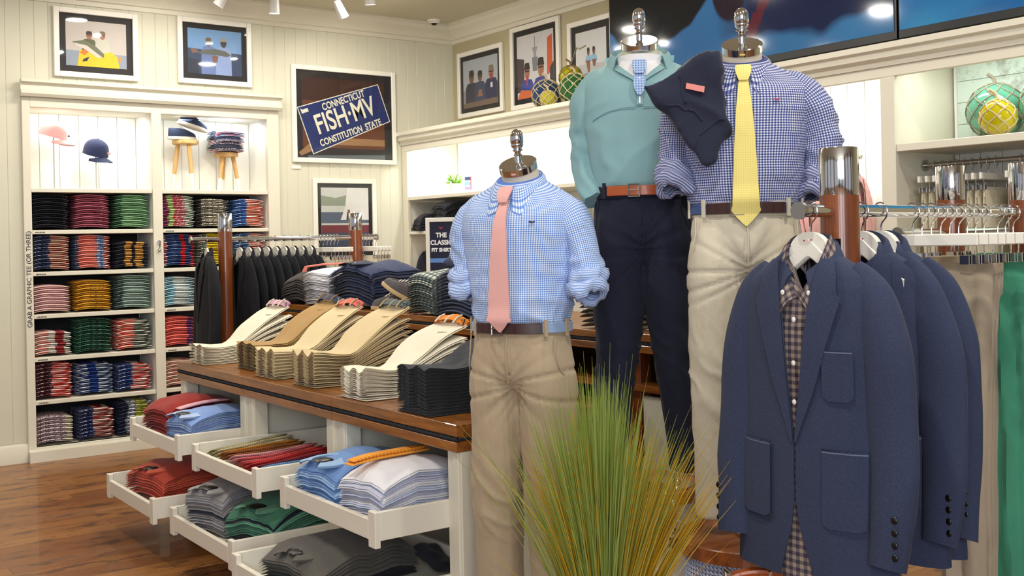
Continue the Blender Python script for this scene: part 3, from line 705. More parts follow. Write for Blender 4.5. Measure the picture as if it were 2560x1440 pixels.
mb = MB(); mb.tube([(5.14, p[1]-.20, 2.80), (5.1, p[1]-.28, 2.84), (5.05, p[1]-.38, 2.90), (5.03, p[1]-.44, 2.88), (5.02, p[1]-.52, 2.89)], .006, 6)
o = mb.build('rope_tail', TWINE2); tag(o, 'loose twisted rope end rising above the yellow ledge float', 'rope')
p = onp(2480, 335, 0, 5.12)
float_ball('big sea green glass float in grey net on the right bay shelf', (5.16, p.y+.0, 1.9585), .138, (116, 190, 160), TWINE2, 8, .0036)
float_ball('small yellow glass float in cream net before the green float', (4.965, onp(2497, 340, 0, 4.97).y, 1.9585), .085, (226, 210, 30), TWINE, 7, .0035)
float_ball('sea green glass float half out of view at the right edge', (5.12, p.y-.30, 1.9585), .14, (110, 184, 154), TWINE2, 8, .003)
# rustic plank boards
mt, nt, b = base('distressed_planks'); v = tc(nt)
col = mixc(nt, ramp(nt, nz(nt, v, 5, 6, .75), [(.5, (0, 0, 0, 1)), (.72, (1, 1, 1, 1))]), rgb((206, 220, 208)), rgb((122, 110, 98)))
nt.links.new(col, b.inputs['Base Color']); b.inputs['Roughness'].default_value = .8; RUST = mt
def planks(label, y0, y1, z0, z1, X):
    t = thing('plank_board', label, 'plank board', (X, y1, z0)); rnd = random.Random(int(y0*100)); z = 0
    while z < z1-z0-.01:
        h = min(.115, z1-z0-z); mb = MB(); k = rnd.uniform(.3, .7)*(y1-y0)
        mb.bbox((0, -k+.001, z+.001), (.015, 0, z+h-.001), .002); mb.bbox((0, -(y1-y0), z+.001), (.015, -k-.001, z+h-.001), .002)
        mb.build('plank', RUST, t); z += h
planks('weathered pale green plank board behind the glass floats', 2.0, min(3.29, onp(2362, 300, 0, XB-.05).y), 1.96, 2.42, XB-.05)
planks('weathered white plank board in the lit bay beside the green sweater', onp(1450, 380, 0, 5.3).y, onp(1378, 380, 0, 5.3).y, 1.907, 2.30, XB-.06)
# plant, box and clothes in the first bay
LEAF = plain('leaf_green', (112, 164, 40), .5)
p = onp(1136, 472, 0, 5.0)
t = thing('potted_plant', 'small leafy green plant in a cream pot on white shelf', 'plant', (5.0, p.y, 1.9065))
mb = MB(); mb.lathe([(.032, 0), (.036, .003), (.046, .085), (.048, .09), (.043, .09), (.04, .078)], seg=20); mb.build('pot', CREAM, t)
mb = MB(); rnd = random.Random(3)
for i in range(46):
    a = rnd.uniform(0, 2*PI); e = rnd.uniform(.1, 1.3); rr = rnd.uniform(.035, .075)
    c = Vector((math.cos(a)*math.cos(e)*rr, math.sin(a)*math.cos(e)*rr, .09+math.sin(e)*rr*1.1)); d = (c-Vector((0, 0, .08))).normalized(); s_ = d.orthogonal().normalized()*.013
    mb.tube([Vector((0, 0, .085)), c*.6+Vector((0, 0, .035))], .0012, 4)
    u_ = d.cross(s_).normalized()*.002
    mb.add([c-d*.02, c+s_, c+d*.026, c-s_, c+u_, c-u_], [(0, 1, 4), (1, 2, 4), (2, 3, 4), (3, 0, 4), (1, 0, 5), (2, 1, 5), (3, 2, 5), (0, 3, 5)])
mb.build('leaves', LEAF, t, smooth=False)
p = onp(1172, 465, 0, 5.05); t = thing('gift_box', 'slim upright box with blue and red print beside the potted plant', 'box', (5.05, p.y, 1.9065), -1.1)
mb = MB(); mb.bbox((-.035, -.014, 0), (.035, .014, .155), .002); mb.build('carton', [pm((206, 222, 232))], t)
for zc, c in ((.125, (52, 70, 110)), (.085, (120, 170, 180)), (.045, (150, 140, 190))):
    mb = MB(); mb.bbox((-.028, -.0152, zc-.014), (.024, -.0138, zc+.014), .0004); mb.build('printed_panel', pm(c), t)
mb = MB(); mb.bbox((.025, -.0154, .03), (.032, -.0138, .14), .0004); mb.build('red_strip', pm((220, 60, 66)), t)
NAVYF = fabric('navy_cotton', (22, 26, 44)); NAVYD = fabric('dark_navy_wool', (13, 14, 22), sheen=0.0)

# ------------------------------------------------------------------ stools, caps, shoes in the niches
PINK = fabric('pink_cap', (226, 168, 166)); NCAP = fabric('navy_cap', (38, 48, 84))
def cap(label, loc, rz, m_, logo):
    t = thing('baseball_cap', label, 'cap', loc, rz); t.rotation_euler = (.30, 0, rz); mb = MB(); rows = []
    for i in range(9):
        th = PI/2*i/8; rows.append([(.088*math.sin(th)*math.cos(a*PI/14), .10*math.sin(th)*math.sin(a*PI/14)+.01, .122*math.cos(th)**.62) for a in range(28)])
    mb.grid(rows, wrap=True, flip=True); rows2 = [[(x*.96, .01+(y-.01)*.96, z*.96-.001) for x, y, z in r] for r in rows]; mb.grid(rows2, wrap=True)
    mb.cyl((0, .01, .119), (0, .01, .125), .009, .006, 10); mb.build('crown', m_, t)
    mb = MB(); a_ = [[], []]
    for s_ in range(2):
        for j in range(4):
            row = []
            for i in range(15):
                u = -1+2*i/14; ext = (1-u*u)**.5*.085*j/3
                row.append((u*.082, -.088*math.sqrt(max(0, 1-(u*.93)**2))+.008-ext, .004-.030*abs(u)**2*.9-.016*j/3-s_*.004))
            a_[s_].append(row)
    mb.grid(a_[0], flip=True); mb.grid(a_[1])
    mb.grid([a_[0][3], a_[1][3]], flip=True)
    mb.build('peak', m_, t)
    mb = MB(); mb.bbox((.018, -.094, .03), (.046, -.088, .045), .001); g = mb.build('logo_patch', logo, t); return t
def capstand(label, loc, h):
    t = thing('cap_stand', label, 'display stand', loc); mb = MB(); mb.lathe([(.055, 0), (.055, .004), (.01, .006)], seg=20); mb.build('base', STEEL, t)
    mb = MB(); mb.cyl((0, 0, .004), (0, 0, h), .0045, seg=8); mb.ellipsoid((0, 0, h+.008), (.02, .02, .01), 12); mb.build('pole', STEEL, t)
YN = YA+.17
x1 = onp(136, 460, 1, YN).x; x2 = onp(241, 460, 1, YN).x; z0 = ZS[0]+.0005
capstand('thin steel stand under the pink cap', (x1, YN, z0), .40); cap('pink baseball cap on a thin stand in left niche', (x1, YN-.01, z0+.385), 1.0, PINK, NCAP)
capstand('thin steel stand under the navy cap', (x2, YN, z0), .27); cap('navy blue baseball cap on a thin stand in left niche', (x2, YN-.01, z0+.262), .45, NCAP, fabric('pink_logo', (230, 150, 150)))
DIP = plain('white_dipped_paint', (240, 238, 230), .5)
def stool(label, loc, h, r, rz):
    t = thing('wooden_stool', label, 'stool', loc, rz)
    mb = MB(); mb.lathe([(r*.94, h-.032), (r, h-.026), (r, h-.006), (r*.97, h)], seg=32); mb.build('seat', wood('stool_seat', (226, 190, 130), (200, 152, 88), 'X', .5, .1), t)
    for k in range(3):
        a = 2*PI*k/3+.5; tp = Vector((r*.55*math.cos(a), r*.55*math.sin(a), h-.03)); bt = Vector((r*1.06*math.cos(a), r*1.06*math.sin(a), 0)); mid = bt.lerp(tp, .36)
        mb = MB(); mb.cyl(mid, tp, .0155, .018, 14); l = mb.build('leg', PINE, t)
        mb = MB(); mb.cyl(bt, mid, .0145, .0158, 14); mb.build('dipped_end', DIP, l)
xs1 = onp(466, 460, 1, YA+.2).x; xs2 = onp(566, 460, 1, YA+.2).x
stool('taller pine stool with white dipped legs holding sneakers', (xs1, YA+.21, z0+.003), .40, .10, .2)
stool('lower pine stool with white dipped legs holding folded shorts', (xs2, YA+.19, z0+.003), .31, .095, 1.1)
CANV = fabric('navy_canvas', (52, 62, 92)); SOLE = plain('rubber_sole', (228, 222, 208), .6); GREYC = fabric('grey_suede', (92, 86, 88))
def shoe(label, loc, rz, upper, sole, tilt=0, L_=.26, cat='shoe', group=None, lace=None):
    t = thing('boat_shoe', label, cat, loc, rz, group); t.rotation_euler = (0, tilt, rz)
    def outl(u): return .036+.012*math.sin(PI*min(1, u*1.15))+.010*math.sin(PI*max(0, u-.35)/.65)*(u > .35)
    mb = MB(); rows = []
    for zz, k in ((0, .96), (.004, 1.03), (.020, 1.03), (.024, 1.0)):
        row = []
        for i in range(32):
            a = 2*PI*i/32; u = .5-.5*math.cos(a); y = math.sin(a); row.append(((u-.5)*L_*k, (1 if y >= 0 else -1)*abs(y)**.6*outl(u)*k*.95, zz))
        rows.append(row)
    mb.grid(rows, wrap=True, flip=False); mb.add(rows[0], [tuple(range(32))[::-1]]); mb.add(rows[-1], [tuple(range(32))]); mb.build('sole', sole, t)
    mb = MB(); rows = []
    for j in range(9):
        q = j/8; row = []
        for i in range(32):
            a = 2*PI*i/32; u = .5-.5*math.cos(a); y = math.sin(a); top = .068-.034*max(0, u-.35)/.65
            x = (u-.5)*L_*.97; shr = 1-.28*q**2
            if q > .8 and u > .5: shr = .8
            x = x*(1-.05*q)-(.10*q**2*L_ if u > .6 else 0)*(u-.6)*2
            row.append((x, (1 if y >= 0 else -1)*abs(y)**.6*outl(u)*.93*shr, .022+top*math.sin(q*PI/2)))
        rows.append(row)
    mb.grid(rows, wrap=True); mb.grid([[Vector(p) for p in rows[-1]], [Vector((p[0]*.8-.012, p[1]*.72, p[2]-.03)) for p in rows[-1]], [Vector((p[0]*.75-.012, p[1]*.6, p[2]-.036)) for p in rows[-1]]], wrap=True)
    mb.build('upper', upper, t)
    mb = MB()
    for i in range(3): mb.tube([(.005+i*.018, -.028, .086-i*.009), (.005+i*.018, 0, .097-i*.009), (.005+i*.018, .028, .086-i*.009)], .0022, 6)
    mb.build('laces', lace or SOLE, t); return t
shoe('navy canvas shoe lying flat at left on taller stool', (xs1-.03, YA+.19, z0+.405), .15, CANV, SOLE, 0, .24)
shoe('navy canvas shoe leaning across its pair on taller stool', (xs1+.035, YA+.14, z0+.495), .05, CANV, SOLE, .28, .25)

def pile(label, cat, name, loc, rz, w, d, n, t, mats, seed=1, droop=.03, arch=.012, group=None, collar=None, jit=.006, roll=0.0, nx=14, ny=14, words=None, skew=0.0, wrinkle=.005, kshrink=0.0):
    """a pile of folded clothes, every garment an object; all garments follow the same sag. front edge = -x end"""
    out = []; rnd = random.Random(seed); M_ = Matrix.Translation(loc) @ Matrix.Rotation(rz, 4, 'Z')
    for k in range(n):
        mb = MB(); ox = rnd.uniform(-jit, jit)+skew*k; oy = rnd.uniform(-jit, jit); last = (k == n-1); z0_ = k*t
        def mp(x, y, z, ox=ox, oy=oy, k=k):
            a = x/(d/2); c = y/(w/2)
            f_ = min(1, z/(n*t)); sag = arch*(1-c*c)-arch-droop*f_*max(0, -a)**3-droop*.5*f_*max(0, a)**3
            wv = wrinkle*noise.noise(Vector((x*11+seed, y*9, seed*.37)))+wrinkle*.5*noise.noise(Vector((x*28, y*28+seed, 1)))
            e = .0035*noise.noise(Vector((k*3.7+int(z/t*1.9)*1.3, y*7, seed+x*5)))
            s_ = 1-kshrink*(z/(n*t))
            return ((x+e)*s_+ox, (y+e)*s_+oy, max(z+sag+arch+(wv+wrinkle*1.2)*min(1, z/(t*2)), .0003+z*.4))
        h = t*.88
        mb.pillow(d, w, h*.52, z0_, nx, ny, mp, e=7); mb.pillow(d*.985, w*.99, h*.48, z0_+h*.51, nx, ny, mp, e=7)
        mt_ = mats[k % len(mats)]
        if words: lb_ = f"{words[k % len(words)]} {label}, {nth(k, n)} of its pile"
        else: lb_ = f"{label}, {nth(k, n)} of its pile" if n > 1 else label
        lb_ = lb_.replace(',', '')
        if collar is None or not last:
            o = bpy.data.objects.new(name, mb.mesh(name, mt_)); COL.objects.link(o); o.location = loc; o.rotation_euler = (0, 0, rz); tag(o, lb_, cat, group)
        else:
            o = thing(name, lb_, cat, loc, rz, group); mb.build('body', mt_, o)
            cm = MB(); zc = n*t+arch+wrinkle-droop*.5; cxp = -d*.36; rows = []
            for i in range(25):
                a = -PI*.80+PI*1.6*i/24; cw = .045; e2 = abs(i-12)/12
                bx = cxp+.055*math.cos(a)*1.0; by = .058*math.sin(a); hz = .004+.012*(1-e2)
                rows.append([(bx*1.0, by, zc-.006), (bx, by, zc+hz), (cxp+(.055+.012)*math.cos(a), .07*math.sin(a), zc+hz+.002), (cxp+(.055+cw)*math.cos(a)-.0, .105*math.sin(a), zc-.002+.004*(1-e2)), (cxp+(.05+cw)*math.cos(a), .1*math.sin(a), zc-.008)])
            cm.grid(rows, flip=True); cm.grid([[(p[0], p[1], p[2]-.003) for p in r] for r in rows])
            cm.build('collar', collar, o, angle=60)
            nm = MB(); nm.ellipsoid((cxp-.012, 0, zc+.004), (.040, .044, .008), 16); nm.build('neck_shade_disc', BLACK, o)  # solid black disc stands in for the shaded inside of the collar
        out.append(o)
    return out
SHORTS = zoned('shorts_print', [(.25, 'blots', (70, 84, 120), (214, 190, 190)), (.6, 'stripes', (214, 140, 140), (222, 222, 230)), (1, 'blots', (226, 226, 232), (90, 60, 80))], .014)
SHORTB = zoned('shorts_print', [(.3, 'blots', (120, 176, 214), (226, 110, 120)), (.7, 'dots', (150, 190, 220), (222, 90, 110)), (1, 'blots', (110, 150, 206), (226, 226, 232))], .02)
pile('folded printed shorts on lower stool', 'shorts', 'folded_shorts', (xs2-.01, YA+.17, z0+.3145), PI/2, .24, .22, 7, .024, [SHORTS, fabric('slate_stripe', (70, 80, 104)), SHORTS, SHORTS, fabric('denim_short', (62, 74, 110)), SHORTB, SHORTB], 5, .02, .01, 'folded shorts on the stool')

# ------------------------------------------------------------------ ceiling fittings
mb = MB(); mb.lathe([(.06, 0), (.055, -.018), (.03, -.022), (.028, -.03)][::-1], seg=24); p = onp(1085, 50, 2, HC)
t = thing('dome_camera', 'small dark dome camera on the cream ceiling', 'camera', (p.x, p.y, HC)); mb.build('housing', WHITE, t)
mb = MB(); mb.ellipsoid((0, 0, -.026), (.028, .028, .022), 16); mb.build('dome', BLACK, t)
GL = plain('lamp_glow', (255, 250, 238), .3, emit=9.0)
FROST = plain('spot_body', (226, 224, 220), .25)
def track_spot(px, py, lab, zb=3.24, tilt=(.3, .2)):
    p = onp(px, py, 2, zb); t = thing('track_spotlight', lab, 'spotlight', (p.x, p.y, HC), 0)
    ax = Vector((tilt[0], tilt[1], -1)).normalized(); e = Vector((0, 0, zb-HC)); s_ = e-ax*.13
    mb = MB(); mb.bbox((-.05, -.015, -.02), (.05, .015, 0), .003); mb.cyl((0, 0, -.02), s_*.97, .008); mb.build('bracket', FROST, t)
    mb = MB(); mb.cyl(s_, e, .030, .040, 20, caps=False); mb.cyl(s_, s_-ax*.01, .030, .022, 20); mb.cyl(e-ax*.05, e-ax*.049, .03, .03, 20); mb.build('lamp_head', FROST, t)
    mb = MB(); mb.cyl(e-ax*.012, e-ax*.010, .033, .033, 20); mb.build('bulb', GL, t)
    l = area('spot_lamp', Vector((p.x, p.y, HC))+e+ax*.01, .06, 5, WARM, ax)
for i, (px, py, tl) in enumerate([(402, -8, (.1, .3)), (545, 14, (-.5, .4)), (686, 34, (0, .1)), (860, 44, (.6, .1)), (926, 12, (.1, .1))]):
    track_spot(px, py, ['white track spotlight leftmost on the ceiling almost out of view', 'white track spotlight tilted towards the fishermen pictures', 'glassy track spotlight pointing straight down left of centre', 'white track spotlight tilted right and hanging lowest', 'round track spotlight just right of the tilted one'][i], tilt=tl)
for i, (lx, ly) in enumerate(LIGHT_SPOTS):
    t = MB(); t.lathe([(.10, -.004), (.10, 0), (.085, 0), (.085, -.004)][::-1], seg=24); o = t.build('recessed_light', WHITE); o.location = (lx, ly, HC); struct(o); o.name = 'trim_%d' % (i+3)

# ------------------------------------------------------------------ clothes that hang: jackets, trousers, hangers, racks
def copy_tree(o, parent=None):
    c = o.copy(); COL.objects.link(c)
    if parent: c.parent = parent
    for ch in o.children: copy_tree(ch, c)
    return c
def hanger(label, loc, rz, kind, group=None, mark=False):
    """origin at the top of the rail; shoulders or clip bar below"""
    t = thing('coat_hanger' if kind == 'coat' else 'clip_hanger', label, 'hanger', loc, rz, group)
    mb = MB(); pts = [(-.019, 0, -.032), (-.0215, 0, -.016), (-.0145, 0, -.001), (0, 0, .005), (.0145, 0, -.001), (.0215, 0, -.016), (.018, 0, -.034), (.005, 0, -.048), (0, 0, -.062), (0, 0, -.085)]
    mb.tube(catmull(pts, 26), .0021, 7); mb.build('hook', CHROME, t)
    if kind == 'coat':
        mb = MB(); top = []; 
        for i in range(25):
            u = -1+2*i/24; x = u*.140; zt = -.082-.095*abs(u)**1.1-.012*(1-math.exp(-(u*5)**2)); th = .052*(1-.45*abs(u)); y = -.02*abs(u)**2
            top.append([(x, y-.012, zt-.006), (x, y-.006, zt), (x, y+.006, zt), (x, y+.012, zt-.006), (x, y+.012, zt-th+.006), (x, y+.006, zt-th), (x, y-.006, zt-th), (x, y-.012, zt-th+.006)])
        mb.grid(top, wrap=True); mb.add(top[0], [tuple(range(8))[::-1]]); mb.add(top[-1], [tuple(range(8))]); wd = mb.build('shoulder_arms', WHITE, t)
        mb = MB(); rows = []
        prof = [(a_, .058) for a_ in range(19)]
        for r_, y in ((1.0, -.010), (1.0, .010)): rows.append([(.058*math.cos(PI*a_/18)*r_, y, -.128+.058*math.sin(PI*a_/18)*r_) for a_ in range(19)])
        n_ = 19; mb.add(rows[0]+rows[1], [tuple(range(n_)), tuple(range(n_, 2*n_))[::-1]]+[(i, n_+i, n_+i+1, i+1) for i in range(n_-1)]+[(n_-1, 2*n_-1, n_, 0)])
        ct = mb.build('centre_block', WHITE, t)
        if mark:
            mb = MB(); wh = [(-.012, .004), (-.004, -.004), (.004, -.003), (.008, .004), (.013, .009), (.007, .008), (.004, .006), (.0, .002), (-.005, .004), (-.009, .007), (-.014, .008)]
            q = [(x, -.0108, -.097+z) for x, z in wh]; mb.add(q+[(x, -.0102, z) for x, y, z in q], [tuple(range(11)), tuple(range(11, 22))[::-1]]+[(i, 11+i, 11+(i+1) % 11, (i+1) % 11) for i in range(11)])
            mb.build('whale_mark', fabric('whale_red', (206, 46, 60)), ct, smooth=False)
            mb = MB()
            for j in range(14): mb.box((-.028+j*.004, -.0106, -.1115), (-.0252+j*.004, -.0102, -.109+(.0012 if j % 4 == 0 else 0)))
            mb.build('lettering', plain('grey_ink', (140, 136, 136)), ct)
    else:
        mb = MB(); mb.bbox((-.185, -.007, -.115), (.185, .007, -.082), .003); mb.build('bar', WHITE, t)
        for s_ in (-1, 1):
            mb = MB(); mb.tube([(s_*.15, 0, -.112), (s_*.15, -.004, -.135), (s_*.15, -.006, -.15)], .002, 6); mb.bbox((s_*.15-.013, -.010, -.165), (s_*.15+.013, -.005, -.14), .002); mb.bbox((s_*.15-.013, .005, -.165), (s_*.15+.013, .010, -.14), .002); mb.build('clip', CHROME, t)
    return t
JB = [(-.095, .055, .05), (-.11, .075, .058), (-.135, .125, .066), (-.165, .185, .076), (-.19, .208, .084), (-.24, .215, .096), (-.33, .213, .105), (-.45, .208, .104), (-.56, .212, .108), (-.70, .226, .114), (-.86, .238, .118)]
def jbody(z): return lerp_table([(-a[0],)+a[1:] for a in JB], -z)
def jfront(x, z, off=0.0):
    rx, ry = jbody(z); q = max(0, 1-(x/(rx*1.0))**2); return -(ry+off)*q**.5
def strip(mb, rows, fy, off=.004, th=.003, n=None, nx=7, mi=0, uv=False):
    """a cloth strip lying on a surface; rows = (z, x left, x right[, lift])"""
    if n: rows = catmull([r if len(r) == 4 else r+(0,) for r in rows], n)
    A = []; B = []; U = []
    for r in rows:
        z, xl, xr = r[:3]; lf = r[3] if len(r) > 3 else 0
        ra = []; rb = []; ur = []
        for j in range(nx):
            x = xl+(xr-xl)*j/(nx-1); y = fy(x, z)
            ra.append((x, y-off-th-lf, z)); rb.append((x, y-off-lf+.0, z)); ur.append((x, z))
        A.append(ra); B.append(rb); U.append(ur)
    mb.grid(A, mi, uvs=U if uv else None, flip=True); mb.grid(B, mi, uvs=U if uv else None)
    for e in (0, -1): mb.grid([[r[e] for r in A], [r[e] for r in B]], mi, flip=(e == -1), uvs=[[u[e] for u in U]]*2 if uv else None)
    for e in (0, -1): mb.grid([A[e], B[e]], mi, flip=(e == 0), uvs=[U[e]]*2 if uv else None)
    return mb
GAP = [(.09, .060), (.13, .066), (.2, .050), (.30, .034), (.42, .020), (.52, .006), (.56, .003), (.68, .003), (.74, .012), (.86, .055)]
def gap(z): return lerp_table(GAP, -z)[0]
def jacket(label, loc, rz, mt_, detail=True, group=None, seed=1, cat='blazer', name='blazer'):
    t = thing(name, label, cat, loc, rz, group)
    def dz(p, seed=seed):
        return .010*(noise.noise(Vector((p[0]*7+seed, p[1]*5, p[2]*1.6)))) + .006*ridge(p, 9, 7, 1.3, seed)*max(0, min(1, (-p[2]-.25)*3))
    mb = MB(); rows = []; rin = []
    zs = catmull([(a[0],) for a in JB], 54)
    for (z,) in zs:
        rx, ry = jbody(z); g = gap(z); a0 = math.asin(min(.95, g/rx)); row = []; ri = []
        for k in range(57):
            a = -PI/2+a0+(2*PI-2*a0)*k/56; q = Vector((rx*math.cos(a), ry*math.sin(a), z)); q = q+Vector((math.cos(a), math.sin(a), 0))*dz(q)
            row.append(q); ri.append(q-Vector((math.cos(a), math.sin(a), 0))*.005)
        rows.append(row); rin.append(ri)
    mb.grid(rows, flip=True); mb.grid(rin)
    for e in (0, -1): mb.grid([[r[e] for r in rows], [r[e] for r in rin]], flip=(e == -1))
    mb.grid([rows[-1], rin[-1]], flip=True)
    mb.build('body', mt_, t)
    for s_ in (-1, 1):
        mb = MB(); pts = [(s_*.130, 0, -.150, .026), (s_*.158, 0, -.182, .040), (s_*.182, 0, -.222, .053), (s_*.203, 0, -.285, .063), (s_*.222, -.002, -.36, .067), (s_*.232, -.006, -.47, .063), (s_*.240, -.022, -.60, .058), (s_*.238, -.044, -.72, .052), (s_*.234, -.058, -.80, .050)]
        mb.sleeve(pts, 26, 40, disp=lambda q, n_: q+n_*(.009*noise.noise(Vector((q[0]*8+seed, q[1]*6, q[2]*3)))+.007*ridge(q, 10, 8, 2.2, seed+s_*3)*max(0, min(1, (-q[2]-.25)*4))))
        sl = mb.build('sleeve', mt_, t)
        if detail:
            for k in range(4):
                zz = -.685-k*.027; mb = MB(); c = Vector((s_*.236+ (.052 if s_ > 0 else -.050)*.62, -.052-.040+.002*k, zz)); c = Vector((s_*.235+s_*.035, -.052-.040*1.0, zz))
                mb.ellipsoid(tuple(c), (.0085, .006, .0085), 12); mb.build('button', BLACK, sl)
    # collar and lapels
    def fy(x, z): return jfront(x, z)
    for s_ in (-1, 1):
        # lapel: from the notch down to the break
        rws = []
        for z, w_ in ((-.125, .030), (-.16, .052), (-.205, .070), (-.218, .082), (-.26, .076), (-.33, .062), (-.42, .042), (-.50, .018), (-.545, .004)):
            g = gap(z); xi = s_*(g-.001); xo = s_*(g+w_)
            rws.append((z, min(xi, xo), max(xi, xo), .009))
        mb = MB(); strip(mb, rws, fy, .006, .004, 40, 8); mb.build('lapel', mt_, t)
    mb = MB(); ro = []
    for i in range(41):
        u = -1+2*i/40; a = PI/2+u*PI*.93; back = 1-abs(u); k = abs(u)**3
        rr = .060+.018*(1-back)*.5
        top = Vector((.068*math.cos(a), .054*math.sin(a), -.066-.075*abs(u)**1.5-.015*k))
        x = top.x*(1+.35*k); top = Vector((x, top.y-.02*k, top.z))
        low = Vector((top.x*1.45+(.025*k if top.x > 0 else -.025*k), top.y*1.35-.004, top.z-.040-.03*k))
        ro.append([top+Vector((0, 0, -.03))*.5-Vector((top.x, top.y, 0))*.08, top, top.lerp(low, .3)+Vector((0, 0, .006))+Vector((top.x, top.y, 0))*.05, top.lerp(low, .7)+Vector((top.x, top.y, 0))*.04, low])
    mb.grid(ro); mb.grid([[p-Vector((p.x*.05, p.y*.05, .004)) for p in r] for r in ro], flip=True); mb.build('collar', mt_, t, angle=70)
    if detail:
        for s_, z0_, z1_, xa, xb, nm in ((1, -.335, -.445, .082, .160, 'breast_pocket'), (1, -.56, -.73, .080, .190, 'patch_pocket'), (-1, -.56, -.73, .080, .190, 'patch_pocket')):
            mb = MB(); a_, b__ = (s_*xa, s_*xb) if s_ > 0 else (s_*xb, s_*xa)
            r_ = .02; rw = [(z0_, a_, b__), (z0_-.004, a_, b__), (z1_+r_, a_, b__), (z1_+.008, a_+.004, b__-.004), (z1_, a_+.016, b__-.016)]
            strip(mb, rw, fy, .012, .003, 24, 8); pk = mb.build(nm, mt_, t)
            mb = MB(); strip(mb, [(z0_+.002, a_, b__), (z0_, a_, b__), (z0_-.001, a_, b__)], fy, .0145, .0015, None, 8); mb.build('piping', plain('pocket_piping', (96, 106, 130)), pk)
    return t
def hang_trousers(label, loc, rz, mt_, seed=1, group=None, L_=1.02, name='hanging_trousers', pl=1.0):
    """folded trousers clipped at the waist, hanging below a clip hanger (origin at the rail)"""
    t = thing(name, label, 'trousers', loc, rz, group); mb = MB()
    for s_ in (0, 1):
        rings = [(0, 0, -.168, .165, .008), (0, 0, -.18, .17, .014), (0, .0, -.30, .165, .022), (0, 0, -.50, .135, .022), (0, 0, -.8, .115, .018), (0, 0, -.15-L_, .105, .016)]
        mb.loft([(a, b_-.011+.022*s_, c, d, e) for a, b_, c, d, e in rings], 28, 40, disp=lambda p, n_, s_=s_: p+Vector((n_.x*.4, n_.y, 0))*max(0, min(1, (-.19-p.z)*8))*pl*(.012*noise.noise(Vector((p.x*12+seed+s_*4, p.y*9, p.z*1.6)))+.012*ridge((p.x+p.z*.12, p.y, p.z), 22, 3, 1.2, seed+s_)+.010*math.sin(p.x*62+seed*2+p.z*3.0+s_))+Vector((.006*math.sin(p.z*5+seed), .004*math.sin(p.x*30+p.z*6+seed), 0)))
    mb.build('cloth', mt_, t)
    mb = MB(); mb.loft([(0, 0, -.167, .168, .020), (0, 0, -.170, .172, .024), (0, 0, -.200, .172, .026), (0, 0, -.203, .168, .024)], 28, 8); mb.bbox((-.16, -.0035, -.168), (.16, .0035, -.150), .001); mb.build('waistband', mt_, t)
    return t
def rack(label, p0, p1, ztop, zrail, r_, stub=(.2, .2), posts=True, dchrome=.12, zbot=0.0):
    t = thing('garment_rack', label, 'garment rack', (p0[0], p0[1], 0)); a = Vector((p0[0], p0[1], 0)); b_ = Vector((p1[0], p1[1], 0)); d = (b_-a).normalized(); Ln = (b_-a).length
    for e in (0, Ln):
        c = d*e
        mb = MB(); mb.lathe([(r_, zbot), (r_, ztop-dchrome)], (c.x, c.y, 0), 40); mb.build('post', MAHOG, t)
        mb = MB(); mb.lathe([(r_*1.0, ztop-dchrome), (r_*1.01, ztop-dchrome+.001), (r_*1.01, ztop-.003), (r_*.98, ztop)], (c.x, c.y, 0), 40); mb.build('post_cap', CHROME, t)
    mb = MB(); q0 = -d*stub[0]; q1 = d*(Ln+stub[1]); z = Vector((0, 0, zrail)); mb.cyl(q0+z, q1+z, .0165, seg=20); mb.build('rail', CHROME, t)
    for q, s_ in ((q0, -1), (q1, 1)):
        mb = MB(); mb.cyl(q+z, q+z+d*s_*.012, .0215, seg=20); mb.build('rail_end', STEEL, t)
    return t

# left rack in front of the shelves
RZ = 1.550
rack('mahogany rack posts with chrome caps and rail before the tee shelves', (2.624, 6.748), (3.563, 6.744), 1.72, RZ, .045, (.22, .16))
DJ = jacket('x', (0, 0, 0), 0, NAVYD, False, None, 2, 'jacket', 'hanging_jacket'); first = True
HC0 = hanger('x', (0, 0, 0), 0, 'coat'); HT0 = hanger('x', (0, 0, 0), 0, 'clip')
used = {'DJ': False, 'HC': False, 'HT': False}
def put(proto, key, loc, rz, label, group):
    if not used[key]: used[key] = True; o = proto
    else: o = copy_tree(proto)
    o.location = loc; o.rotation_euler = (0, 0, rz); tag(o, label, None, group); return o
NUMW = ['first', 'second', 'third', 'fourth', 'fifth', 'sixth', 'seventh', 'eighth', 'ninth', 'tenth', 'eleventh', 'twelfth', 'thirteenth', 'fourteenth']
jx = [2.50]+[2.72+.062*i for i in range(9)]
for i, x in enumerate(jx):
    dy = .0; rr = -PI/2+(.0 if i else -.15)
    w1 = 'navy black jacket left of the wooden post on back rack' if i == 0 else f"navy black jacket hanging {NUMW[i-1]} to the right of the back rack post"
    put(DJ, 'DJ', (x, 6.746, RZ+.018), rr, w1, 'dark jackets on the back rack').scale = (1, .26 if i else .55, 1)
    put(HC0, 'HC', (x, 6.746, RZ+.018), rr, 'white hanger of the '+w1.replace('navy black ', '').replace(' hanging', ''), 'coat hangers on the back rack').scale = (1, .5, 1)
TCREAM = fabric('cream_chino', (222, 212, 188)); TC2 = fabric('stone_chino', (196, 184, 154))
ht = None
for i in range(11):
    x = 3.29+.027*i if i < 6 else 3.29+.027*6+.026*(i-5)+.14
    lb_ = f"cream trousers clipped {NUMW[i]} from the left on the back rack"
    if ht is None: ht = o = hang_trousers(lb_, (x, 6.746, RZ+.018), -PI/2+.1, TCREAM, 3, 'cream trousers on the back rack')
    else:
        o = copy_tree(ht); o.location = (x, 6.746, RZ+.018); tag(o, lb_, None)
    o.rotation_euler = (0, 0, -PI/2+.1); o.scale = (1, .36, 1)
    put(HT0, 'HT', (x, 6.746, RZ+.018), -PI/2+.1, f"white clip hanger {NUMW[i]} from the left holding cream trousers", 'clip hangers on the back rack')

